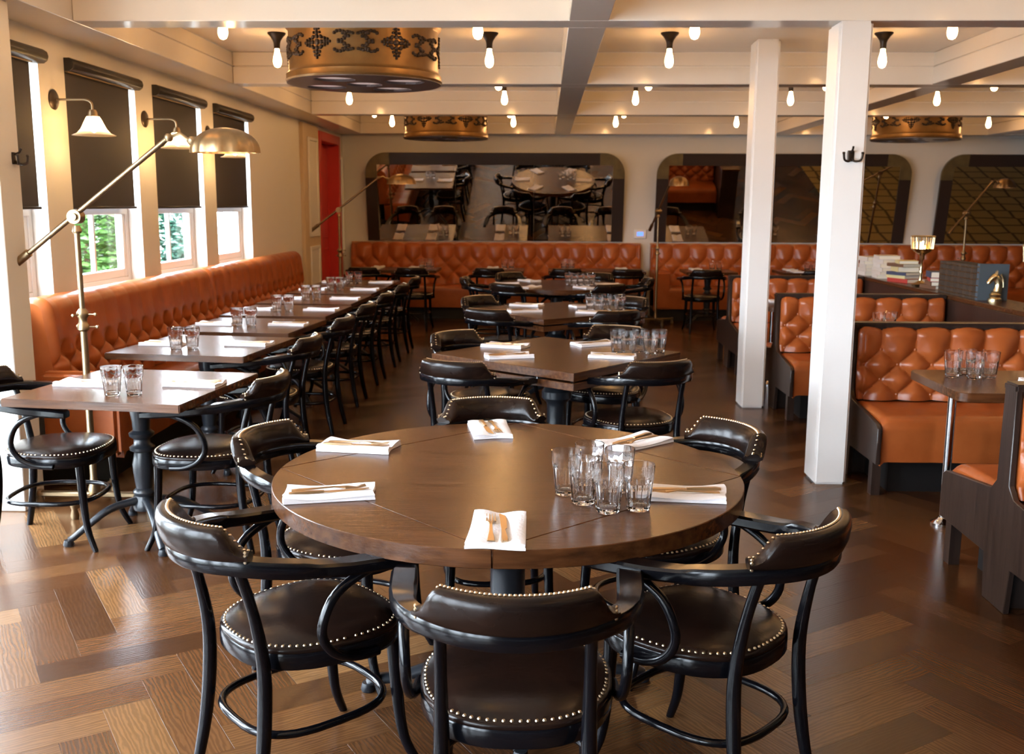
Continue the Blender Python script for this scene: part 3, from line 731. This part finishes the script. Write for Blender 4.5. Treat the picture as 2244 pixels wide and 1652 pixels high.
for k, (c_, a, b, h) in enumerate([(brn,.2,.26,.03),(brn,.2,.26,.035),(redc,.19,.25,.03),(navy,.18,.24,.05)]):
    book(3.38, 8.72+random.uniform(-.02,.02), z, a, b, h, c_, '%s book of the dark stack right of the brass goblet lamp' % lv[k], random.uniform(-.3,.3)); z += h+.0004
yb = 8.40
vw = ['first','second','third','fourth','fifth','sixth','seventh','eighth','ninth','tenth','eleventh','twelfth']
for k in range(12):
    th = .060; book(3.34, yb-th/2, SHZ, .18, th-.002, .255, ((.050,.036,.026),(.035,.028,.022))[k % 2], '%s dark gilt-banded volume from the far end of the upright row' % vw[k], 0, 'upright volumes on the bookcase wall', False); yb -= th
book(3.355, yb-.03, SHZ, .215, .045, .27, (.06,.085,.11), 'slate blue book standing at the near end of the upright row', 0, 'upright volumes on the bookcase wall', False)
# brass horse-head bookend
hh = thing('horse_bookend', 'small gold horse head bookend in front of the slate blue book', 'bookend', (3.34, yb-.125, SHZ))
MB().lathe([(.050,0),(.050,.02),(.036,.03),(.042,.05),(.030,.065),(.034,.075)], 18).build('base', m_gob, hh, ang=40)
hd = MB().tube(smooth([(.012,.0,.065),(.020,-.0,.12),(.006,0,.165),(-.018,0,.185)],5), [.032-.010*i/15 for i in range(16)], 12, flat=None)
hd.tube(smooth([(-.006,0,.185),(-.034,0,.165),(-.058,0,.130)],5), [.026,.026,.025,.024,.022,.020,.018,.017,.016,.015,.013], 10)
hd.build('head', m_gob, hh, ang=60)
e_ = MB()
for s in (-1,1): e_.tube([(.0,s*.012,.195),(.002,s*.014,.225)], [.009,.002], 6)
e_.build('ears', m_gob, hh); MB().tube(smooth([(.030,0,.20),(.048,0,.16),(.050,0,.10)],4), [.010]*9, 6).build('mane', m_gob, hh)
def goblet_lamp(x, y, lb):
    t = thing('goblet_lamp', lb, 'lamp', (x, y, SHZ), 0, 'brass goblet lamps on the bookcase wall')
    MB().lathe([(.07,0),(.07,.012),(.045,.025),(.014,.045),(.011,.10),(.016,.12),(.010,.14),(.010,.22),(.022,.235),(.022,.26),(.03,.275)], 20).build('stem', m_gob, t, ang=40)
    c = MB().lathe([(.03,.275),(.07,.30),(.088,.325)], 20, cap0=True, cap1=False)
    for k in range(14):
        a = 2*pi*k/14; c.tube([(.088*cos(a),.088*sin(a),.32),(.098*cos(a),.098*sin(a),.43)], .007, 6)
    c.build('slatted_cup', m_gob, t, ang=40)
    MB().tube([(.099*cos(2*pi*k/24),.099*sin(2*pi*k/24),.432) for k in range(24)], .007, 6, closed=True).build('rim', m_gob, t)
    MB().lathe([(.012,.29),(.022,.33),(.018,.37),(.004,.39)], 10).build('bulb', m_lampbulb, t)
goblet_lamp(3.34, 9.06, 'brass goblet lamp beside the stacked books on the bookcase wall')
goblet_lamp(3.36, 6.98, 'brass goblet lamp cut off by the right edge of the photo')
yd = thing('brass_dish', 'small brass dish by the foot of the goblet lamp', 'dish', (3.285, 8.935, SHZ))
MB().lathe([(.03,0),(.05,.012),(.075,.022),(.072,.026),(.045,.016),(.01,.01)], 18).build('bowl', m_brass, yd, ang=50)

# ------------------------------------------------------------------ back wall mirrors, thermostat
def mirror(x0, x1, label):
    w_ = x1-x0; h = 1.28; zb = 1.095; tau = rad(10.0)
    t = thing('wall_mirror', label, 'mirror', ((x0+x1)/2, YB-.03, zb), 0, 'large mirrors on the back wall'); t.rotation_euler = (tau, 0, 0)
    b = .17; r = .30; z1 = h; hw = w_/2; cz = .36
    MB().box(-hw, -hw+b, -.02, .02, 0, z1-cz).build('border_strip', m_frame, t, bevel=.002)
    MB().box(hw-b, hw, -.02, .02, 0, z1-cz).build('border_strip', m_frame, t, bevel=.002)
    MB().box(-hw+cz, hw-cz, -.02, .02, z1-b, z1).build('border_strip', m_frame, t, bevel=.002)
    n = 10
    for s in (-1, 1):
        outer = [(s*hw, z1-cz)]+[(s*(hw-r+r*cos(pi/2*k/n)), z1-r+r*sin(pi/2*k/n)) for k in range(n+1)]+[(s*(hw-cz), z1)]
        inner = [(s*(hw-cz), z1-b), (s*(hw-b), z1-b), (s*(hw-b), z1-cz)]
        P = outer+inner
        MB().loft([[(x, -.021, z) for x, z in P], [(x, .02, z) for x, z in P]]).build('gold_corner', m_corner, t)
    k = 3; pw = (w_-2*b)/k
    for i in range(k): MB().box(-hw+b+i*pw+.001, -hw+b+(i+1)*pw-.001, -.012, .012, 0, z1-b).build('mirror_pane', m_mirror, t)
    return t
mirror(-2.62, 1.14, 'wide rounded back wall mirror on the left, reflecting the round table')
mirror(1.60, 5.22, 'wide rounded back wall mirror half hidden by the two white columns')
mirror(5.64, 9.3, 'wide rounded back wall mirror cut off at the right edge')
th = thing('thermostat', 'small white thermostat with blue screen between the left two mirrors', 'thermostat', (1.40, YB, 1.14))
MB().box(-.09,.09,-.025,-.001,0,.13).build('case', m_plastic, th, bevel=.006); MB().box(-.045,.045,-.027,-.0255,.04,.095).build('screen', m_screen, th)

# ------------------------------------------------------------------ coat hooks
def hook(loc, rotz, lb):
    t = thing('coat_hook', lb, 'hook', loc, rotz, 'black coat hooks')
    MB().lathe([(.018,-.03),(.020,-.02),(.020,.02),(.018,.03)], 12).xf(Matrix.Diagonal((1,.3,1,1))).build('plate', m_bronze, t)
    for s in (-1,1): MB().tube(smooth([(0,-.006,-.015),(s*.018,-.03,-.03),(s*.045,-.045,-.022),(s*.052,-.047,.012)],4), .0065, 8).blob((s*.052,-.047,.014),.009,.009,.009,6,4).build('prong', m_bronze, t)
    MB().tube(smooth([(0,-.006,.02),(0,-.03,.03),(0,-.042,.05)],4), .006, 8).build('top_prong', m_bronze, t)
hook((1.70, 5.788, 1.895), 0, 'black double coat hook on the near white column')
hook((-2.733, 5.19, 1.84), pi/2, 'black coat hook on the pier at the left edge')

# ------------------------------------------------------------------ bare bulbs on the ceiling
def make_bulb():
    t = thing('ceiling_bulb', 'x', 'light')
    MB().lathe([(.022,-.115),(.024,-.075),(.030,-.055),(.048,-.028),(.066,-.010),(.068,-.002),(.068,-.0005)], 18).build('holder', m_bronze, t, ang=40)
    MB().lathe([(.004,-.250),(.020,-.243),(.029,-.225),(.032,-.205),(.028,-.175),(.019,-.140),(.016,-.114)], 10).build('bulb', m_bulb, t, ang=60)
    return t
bu0 = make_bulb(); n0 = True
colw = ['by the windows', 'left of the centre beam', 'right of the centre beam', 'over the booths', 'over the bookcase wall', 'at the far right']
roww = {3.60:'second row before the first beam', 4.88:'last row before the first beam', .7:'row nearest the camera', 2.0:'second row from the camera', 6.50:'just behind the first beam', 7.80:'in front of the second beam', 9.30:'just behind the second beam', 10.62:'in front of the third beam', 12.15:'just behind the third beam', 13.55:'in front of the back beam'}
for y, rw in roww.items():
    for i, x in enumerate((-2.03, -.43, .91, 2.48, 3.95, 5.72)):
        if y < 6 and i > 3: continue
        lb = 'bare glowing ceiling bulb %s, %s' % (colw[i], rw)
        o = place(bu0, (x, y, ZC)) if n0 else dup(bu0, (x, y, ZC), 0, lb)
        n0 = False; o['label'] = lb; o['group'] = 'bare bulbs on the ceiling'

# ------------------------------------------------------------------ gilded drum pendants
def make_drum():
    t = thing('drum_pendant', 'x', 'pendant lamp'); R = .515; H0, H1 = -.435, -.002
    MB().lathe([(R+.020,H1),(R+.024,-.06),(R+.016,-.08),(R+.004,-.09),(R,-.10),(R,H0+.075),(R+.008,H0+.06),(R+.020,H0+.05),(R+.020,H0+.02),(R+.026,H0+.012),(R+.018,H0)], 64, cap0=True, cap1=False).build('drum', m_drum, t, ang=40)
    bm = bmesh.new(); loops = []
    def circ(cx, cy, rx, n, ang=0, ry=None):
        ry = ry or rx; vs = []
        for k in range(n):
            a = 2*pi*k/n; x, y = rx*cos(a), ry*sin(a)
            vs.append(bm.verts.new((cx+x*cos(ang)-y*sin(ang), cy+x*sin(ang)+y*cos(ang), 0)))
        return [bm.edges.new((vs[k], vs[(k+1) % n])) for k in range(n)]
    ed = circ(0, 0, R+.018, 48); hs = [(0, 0, .125, .125)]+[(.335*cos(pi/2*k+pi/4+.25), .335*sin(pi/2*k+pi/4+.25), .14, .125) for k in range(4)]
    for k, (cx, cy, rx, ry) in enumerate(hs): ed += circ(cx, cy, rx, 24, 0, ry)
    bmesh.ops.triangle_fill(bm, use_beauty=True, use_dissolve=False, edges=ed)
    for v in bm.verts: v.co.z = H0+.002
    me = bpy.data.meshes.new('base_plate'); bm.to_mesh(me); bm.free(); me.materials.append(m_drumbot)
    o = link('base_plate', me, t); sd = o.modifiers.new('thickness', 'SOLIDIFY'); sd.thickness = .016; sd.offset = 0
    for (cx, cy, rx, ry) in hs: MB().lathe([(.148,H0+.0105),(.148,H0+.018)], 24, (cx, cy)).build('diffuser', m_diff, t)
    def wrap(a0, pts):
        mb = MB()
        for (u, v, ru, rv) in pts:
            s0 = len(mb.v); mb.blob((0,0,0), ru, .012, rv, 8, 5); a = a0+u/R
            mb.xf(Matrix.Translation(((R+.002)*cos(a), (R+.002)*sin(a), -.225+v)) @ Matrix.Rotation(a+pi/2, 4, 'Z'), s0)
        return mb
    leafp = [(0,0,.022,.022)]
    for k in range(4):
        dx, dz = (1,0,-1,0)[k], (0,1,0,-1)[k]
        for j, d in enumerate((.035,.06,.082,.098)):
            leafp.append((dx*d, dz*d, .016-.002*j, .016-.002*j))
            if j < 3:
                for s in (-1,1): leafp.append((dx*d-dz*s*(.028-.006*j), dz*d+dx*s*(.028-.006*j), .013-.002*j, .013-.002*j))
    scroll = []
    for sx in (-1,1):
        for sz in (-1,1):
            for k in range(9):
                a = pi*.2+k*pi*1.35/8; scroll.append((sx*(.105+.042*cos(a)), sz*(.034+.030*sin(a)), .013, .012))
            for k in range(5): scroll.append((sx*(.018+.016*k), sz*(.056-.004*abs(k-2)), .013, .011))
            scroll.append((sx*.045, sz*.030, .013, .012)); scroll.append((sx*.075, sz*.022, .012, .010))
    for k in range(6):
        wrap(2*pi*k/6+pi/2+.0, scroll).build('scroll_ornament', m_orn, t, ang=60)
        wrap(2*pi*k/6+pi/2+pi/6, leafp).build('leaf_ornament', m_orn, t, ang=60)
    return t
d0 = make_drum(); GD = 'gilded drum pendants'
for i, (x, y, lb) in enumerate(((-1.27, 7.22, 'large gilded drum pendant with dark scrollwork, nearest the camera at upper left'), (-1.27, 13.05, 'gilded drum pendant in front of the left back mirror'), (4.62, 13.05, 'gilded drum pendant at upper right beyond the near column'))):
    o = place(d0, (x, y, ZC), rad(4)) if i == 0 else dup(d0, (x, y, ZC), rad(4), lb)
    o['label'] = lb; o['group'] = GD

# ------------------------------------------------------------------ wall lamps between the windows
def make_sconce():
    t = thing('wall_lamp', 'x', 'wall lamp')
    MB().lathe([(.001,-.001),(.060,0),(.062,.006),(.050,.014),(.02,.02),(.001,.022)], 20).xf(Matrix.Rotation(pi/2,4,'Y')).build('back_plate', m_bronze, t, ang=40)
    MB().tube(smooth([(.01,0,0),(.12,0,0),(.20,0,-.001),(.235,0,-.02),(.24,0,-.06)],5), .007, 8).build('arm', m_brass, t)
    MB().lathe([(.018,-.06),(.026,-.075),(.03,-.10),(.034,-.105)], 14, (.24,0)).build('shade_holder', m_brass, t, ang=40)
    MB().lathe([(.036,-.100),(.045,-.115),(.062,-.150),(.075,-.175),(.098,-.200),(.128,-.213)], 24, (.24,0), cap0=False, cap1=False).build('glass_shade', m_shade, t, ang=60)
    MB().lathe([(.003,-.195),(.022,-.180),(.026,-.155),(.016,-.12),(.013,-.10)], 10, (.24,0)).build('bulb', m_sconce, t, ang=60)
    return t
s0 = make_sconce()
for i, y in enumerate((6.21, 7.62, 9.04)):
    o = place(s0, (XL, y, 2.235)) if i == 0 else dup(s0, (XL, y, 2.235), 0, '')
    o['label'] = ('brass wall lamp with glass shade on the first wall strip from the left', 'brass wall lamp with glass shade on the second wall strip, behind the floor lamp arm', 'brass wall lamp on the third wall strip, hidden behind the floor lamp shade')[i]; o['group'] = 'wall lamps between the windows'

# ------------------------------------------------------------------ brass floor lamps with swing arm (arm towards local +x)
def make_floor_lamp():
    t = thing('floor_lamp', 'x', 'floor lamp')
    MB().box(-.30,.30,-.018,.018,.05,.078).build('cross_bar', m_brass, t, bevel=.006); MB().box(-.018,.018,-.24,.24,.051,.079).build('cross_bar', m_brass, t, bevel=.006)
    for (x, y) in ((-.30,0),(.30,0),(0,-.24),(0,.24)): MB().lathe([(.018,0),(.022,.02),(.014,.05),(.020,.07),(.020,.085)], 12, (x,y)).build('foot', m_brass, t, ang=40)
    MB().lathe([(.032,.078),(.032,.10),(.022,.13),(.018,.16),(.018,1.0)], 14).build('lower_pole', m_brass, t, ang=40)
    MB().lathe([(.0135,1.0),(.0135,1.50)], 14).build('upper_pole', m_brass, t)
    MB().lathe([(.018,.95),(.030,.96),(.030,.985),(.022,.995),(.022,1.02),(.030,1.03),(.030,1.05),(.016,1.07)], 14).build('collar', m_brass, t, ang=40)
    for (a, z) in ((.3,.972),(2.4,.972),(4.4,1.04),(0,1.04)):
        MB().tube([(.028*cos(a),.028*sin(a),z),(.062*cos(a),.062*sin(a),z)], .004, 6).blob((.068*cos(a),.068*sin(a),z),.010,.010,.010,6,4).build('set_screw', m_brass, t)
    MB().lathe([(.018,1.46),(.024,1.47),(.020,1.49),(.016,1.50)], 14).build('neck', m_brass, t, ang=40)
    MB().tube([(0,-.03,1.545),(0,.03,1.545)], .036, 20).tube([(0,-.045,1.545),(0,-.03,1.545)], .02, 12).tube([(0,.03,1.545),(0,.045,1.545)], .02, 12).build('pivot', m_brass, t, ang=40)
    A, B = Vector((-.34,0,1.298)), Vector((.505,0,1.945)); d = (B-A).normalized()
    MB().tube([A, B], .0135, 10).build('swing_arm', m_brass, t); MB().tube([A-d*.03, A+d*.10], .022, 12).build('counterweight', m_brass, t, ang=40)
    MB().tube([B, B+Vector((.06,0,.02)), B+Vector((.10,0,-.01)), B+Vector((.135,0,-.015))], .009, 8).blob(B, .024,.024,.024).blob(B+Vector((.12,0,-.012)), .026,.022,.022).build('knuckle', m_brass, t)
    sh = MB(); c = B+Vector((.285,0,-.075)); a, b, cz = .175, .115, .125
    def dome(s, u, k=1.0):
        th = 2*pi*s; ph = pi/2*u; r = cos(ph)
        x = a*k*r*cos(th); fl = 1.0+.05*cos(12*th)*(1-u)
        sx = x*fl; zz = cz*k*(sin(ph)**.85)
        if x < 0: zz *= 1
        return (c.x+sx, c.y+b*k*r*sin(th)*fl, c.z+zz-(.0))
    sh.grid(48, 12, lambda s, u: dome(s, u)); sh.grid(48, 12, lambda s, u: dome(s, u, .965))
    sh.build('shade', m_shadebrass, t, ang=60)
    MB().tube([B+Vector((.12,0,-.012)), c+Vector((-.13,0,.03)), c+Vector((-.06,0,.05))], .014, 8).build('socket', m_bronze, t)
    MB().blob(c+Vector((-.02,0,.040)), .035,.026,.026).build('bulb', m_lampbulb, t)
    return t
fl0 = make_floor_lamp()
FLS = [((-2.42,5.17,0), 0, 'tall brass swing-arm floor lamp in the left foreground behind the nearest window table'), ((-2.60,12.75,0), rad(2), 'brass swing-arm floor lamp at the far left in front of the red door'),
       ((1.545,13.95,0), rad(-78), 'brass floor lamp between the two back banquettes, arm towards the camera'), ((5.35,13.1,0), rad(35), 'brass floor lamp at the far right behind the bookcase wall')]
for i, (l, a, lb) in enumerate(FLS):
    o = place(fl0, l, a) if i == 0 else dup(fl0, l, a, lb)
    o['label'] = lb; o['group'] = 'brass swing-arm floor lamps'

# ------------------------------------------------------------------ tableware
def make_napkin(seed):
    rd = random.Random(seed); w_, l = .155, .265; nx, ny = 20, 16; mb = MB()
    c1, c2 = rd.uniform(.004,.012), rd.uniform(.0,.008)
    def top(s, t):
        x = (s-.5)*w_; y = (t-.5)*l; ax = abs(s-.5)*2
        z = .0165-.0045*math.exp(-(ax/.34)**2)-.004*ax**6*1.5
        z += .0015*sin(9*t+seed)+c1*max(0, t-.72)/.28*(ax**1.5)+c2*max(0, .25-t)/.25*(ax**2)
        return (x*(1-.06*t), y+.006*sin(5*s+seed), max(z, .006))
    mb.grid(nx, ny, top)
    # sides down to the table, with a fold line
    rim = [(i/nx, 0) for i in range(nx)]+[(1, j/ny) for j in range(ny)]+[(1-i/nx, 1) for i in range(nx)]+[(0, 1-j/ny) for j in range(ny)]
    T = [top(*r) for r in rim]; Mi = [(p[0]*.985, p[1]*.99, p[2]*.55) for p in T]; M2 = [(p[0]*1.01, p[1]*1.006, p[2]*.42) for p in T]; Bo = [(p[0]*1.01, p[1]*1.006, .0005) for p in T]
    mb.loft([T, Mi, M2, Bo], True, False, True)
    return mb.mesh('napkin', ang=50)
nap_me = [make_napkin(i) for i in range(4)]
for m_ in nap_me: m_.materials.append(m_napkin)
def make_fork():
    mb = MB(); out = []
    for (y, w_, z) in ((-.095,.0095,.002),(-.075,.0085,.003),(-.03,.0045,.004),(.015,.0035,.005),(.032,.006,.0035),(.045,.0125,.002)):
        out.append([(-w_,y,z),(w_,y,z),(w_*.8,y,z+.0028),(-w_*.8,y,z+.0028)])
    mb.loft(out)
    for k in range(4):
        x = -.0104+k*.0069; mb.loft([[(x-.0017,.044,.0022),(x+.0017,.044,.0022),(x+.0014,.044,.0046),(x-.0014,.044,.0046)],[(x-.0012,.075,.0016),(x+.0012,.075,.0016),(x+.001,.075,.0036),(x-.001,.075,.0036)],[(x-.0007,.098,.005),(x+.0007,.098,.005),(x+.0006,.098,.0066),(x-.0006,.098,.0066)]])
    return mb.mesh('fork', ang=50)
def make_knife():
    mb = MB()
    mb.loft([[(-w_,y,.001),(w_,y,.001),(w_*.7,y,h),(-w_*.7,y,h)] for (y, w_, h) in ((-.100,.008,.006),(-.085,.0095,.008),(-.04,.0065,.007),(-.01,.0055,.006))])
    mb.loft([[(-.004,y,.0015),(w_,y,.0015),(w_,y,.0035),(-.004,y,.0035)] for (y, w_) in ((-.012,.005),(.0,.010),(.06,.012),(.09,.009),(.108,-.002))])
    return mb.mesh('knife', ang=50)
fork_me, knife_me = make_fork(), make_knife(); fork_me.materials.append(m_steel); knife_me.materials.append(m_steel)
nk = [0]
def setting(x, y, ang, where, cutlery=True, group=None):
    """napkin with its length along ang; fork and knife in the fold"""
    z = .7505; i = nk[0]; nk[0] += 1
    o = link('napkin', nap_me[i % 4]); place(o, (x, y, z), ang-pi/2); tag(o, 'folded white linen napkin ' + where, 'napkin', 'folded napkins')
    if cutlery:
        ca, sa = cos(ang), sin(ang)
        f = link('fork', fork_me); place(f, (x-sa*.018-ca*.004, y+ca*.018-sa*.004, z+.0130), ang-pi/2+.06); f.scale = (1.15,)*3; tag(f, 'four-tined fork on the napkin ' + where, 'fork', 'forks')
        k = link('knife', knife_me); place(k, (x+sa*.014-ca*.006, y-ca*.014-sa*.006, z+.0135), ang-pi/2+.10); k.scale = (1.15,)*3; tag(k, 'table knife on the napkin ' + where, 'knife', 'knives')
for (x, y, lb) in ((-.118,2.575,'at the front of the round table'), (-.640,2.905,'at the left of the round table'), (-.665,3.50,'at the far left of the round table'), (-.205,3.80,'at the far side of the round table'), (.335,3.62,'at the far right of the round table'), (.420,2.955,'at the right of the round table, beside the tumblers')):
    a = atan2(TC[1]-y, TC[0]-x)
    if y > 3.1 and x < -.5: a += .35
    if x > .4: a = rad(176)
    if x < -.5 and y < 3.1: a = rad(13)
    setting(x, y, a, lb)
for i, (x, y) in enumerate(SM):
    setting(x-.255, y+.0, SR[i]+.04, 'on the bench side of the %s window table' % ordw[i], i < 3)
    setting(x+.27, y+.02, SR[i]+pi+.03, 'on the aisle side of the %s window table' % ordw[i], i < 3)
for a, wd in R6:
    (cx, cy) = SQ[2][0]; setting(cx+.56*cos(a), cy+.56*sin(a), a+pi, 'on the %s of the far round table' % wd, False)
for i in range(2):
    (cx, cy), a = SQ[i]
    for (wd, k) in sides:
        bx, by = CB[i][k]; v = Vector((bx-cx, by-cy)).normalized()
        if i == 0: px_, py_ = ((-.205,5.735),(.40,5.775),(-.235,6.165),(.315,6.29))[k]
        elif i == 1: px_, py_ = ((-.165,8.25),(.40,8.20),(-.15,8.75),(.36,8.70))[k]
        setting(px_, py_, (rad(15), rad(168), rad(-20), rad(-150))[k], 'on the %s side of the %s square table' % (wd, sqn[i]), i < 2)
for x, y, wd in ((-2.32,BTY+.2,'bench side, left, of the leftmost back table'), (-2.32,BTY-.2,'aisle side, left, of the leftmost back table'), (-1.80,BTY+.2,'bench side, right, of the leftmost back table'), (-1.80,BTY-.2,'aisle side, right, of the leftmost back table'),
              (-.72,BTY+.2,'bench side of the second back table'), (-.72,BTY-.2,'aisle side of the second back table'), (1.06,BTY+.2,'bench side, right, of the middle back table'), (1.06,BTY-.2,'aisle side, right, of the middle back table'),
              (2.08,BTY+.2,'bench side of the fourth back table'), (2.08,BTY-.2,'aisle side of the fourth back table'), (3.38,BTY+.2,'bench side of the rightmost back table'), (3.38,BTY-.2,'aisle side of the rightmost back table')):
    setting(x, y, pi/2 if y < BTY else -pi/2, 'on the ' + wd, False)
setting(2.47, 4.94, pi/2, 'on the near booth table at the right edge', True)
# tumblers: ten facets below, round rim
def make_tumbler():
    mb = MB(); n = 40
    def ring(r, z, fac):
        out = []
        for k in range(n):
            a = 2*pi*k/n; f = cos(pi/10)/cos(((a+pi/10) % (2*pi/10))-pi/10)
            q = r*(1+(f-1)*fac); out.append((q*cos(a), q*sin(a), z))
        return out
    lo = [ring(.029,.0,0), ring(.0335,.003,.5), ring(.0345,.010,1), ring(.0385,.05,1.1), ring(.0415,.082,1.1), ring(.0425,.088,.8), ring(.0438,.094,0), ring(.0462,.133,0), ring(.0460,.1355,0), ring(.0440,.135,0),
          ring(.0420,.10,0), ring(.0385,.07,0), ring(.0345,.03,0), ring(.0310,.017,0), ring(.015,.014,0)]
    mb.loft(lo); return mb.mesh('tumbler', ang=28)
tum_me = make_tumbler(); tum_me.materials.append(m_glass)
def tumblers(pts, table, words, group):
    for (x, y), wd in zip(pts, words):
        o = link('tumbler', tum_me); place(o, (x, y, .7505), random.uniform(0, 1)); tag(o, 'clear faceted tumbler, %s on %s' % (wd, table), 'glass', group)
tumblers([(.072,2.955),(.121,2.862),(.188,2.780),(.277,2.805),(.146,3.055),(.236,2.995)], 'the round table', ['leftmost of the cluster', 'second from left of the cluster', 'frontmost of the cluster', 'rightmost of the cluster', 'rearmost of the cluster', 'second from rear of the cluster'], 'tumblers on the round table')
gpos = [(-1.92,4.44), (-2.16,5.90), (-2.14,7.05), (-2.13,8.08), (-2.13,9.08), (-2.13,10.15), (-2.11,11.05)]
for i, (x, y) in enumerate(gpos):
    tumblers([(x-.045,y),(x+.05,y+.015)], 'the %s window table' % ordw[i], ['left of the pair', 'right of the pair'], 'tumblers on the window tables')
for i, (x, y) in enumerate(((.575,5.955), (.52,8.36), (.40,11.05))):
    tumblers([(x-.135,y+.03),(x-.075,y-.06),(x+.0,y+.05),(x+.055,y-.05),(x+.115,y+.03)], ('the first square table','the second square table','the far round table')[i], ['leftmost of five', 'second from left of five', 'middle of five', 'second from right of five', 'rightmost of five'], 'tumblers on the square tables')
for x, n, wd in ((-1.58,4,'leftmost'), (-.50,2,'second'), (.36,4,'middle'), (2.32,2,'fourth'), (3.60,2,'rightmost')):
    tumblers([(x-.10*(n/4)+.095*(k % 2)*(1 if n == 2 else 1)+(.02 if k > 1 else 0), BTY+(-.02 if k < 2 else .09)) for k in range(n)], 'the %s back banquette table' % wd, ['front left', 'front right', 'rear left', 'rear right'][:n], 'tumblers on the back tables')
tumblers([(2.115,5.20),(2.205,5.15),(2.30,5.19),(2.21,5.26)], 'the near booth table', ['leftmost', 'front', 'rightmost', 'rear'], 'tumblers on the near booth table')
tumblers([(2.35,7.10),(2.45,7.16)], 'the second booth table', ['left', 'right'], 'tumblers on the second booth table')
setting(2.30, 7.28, 0, 'on the second booth table', False)
setting(2.20, 9.30, 0, 'on the farthest booth table', False)
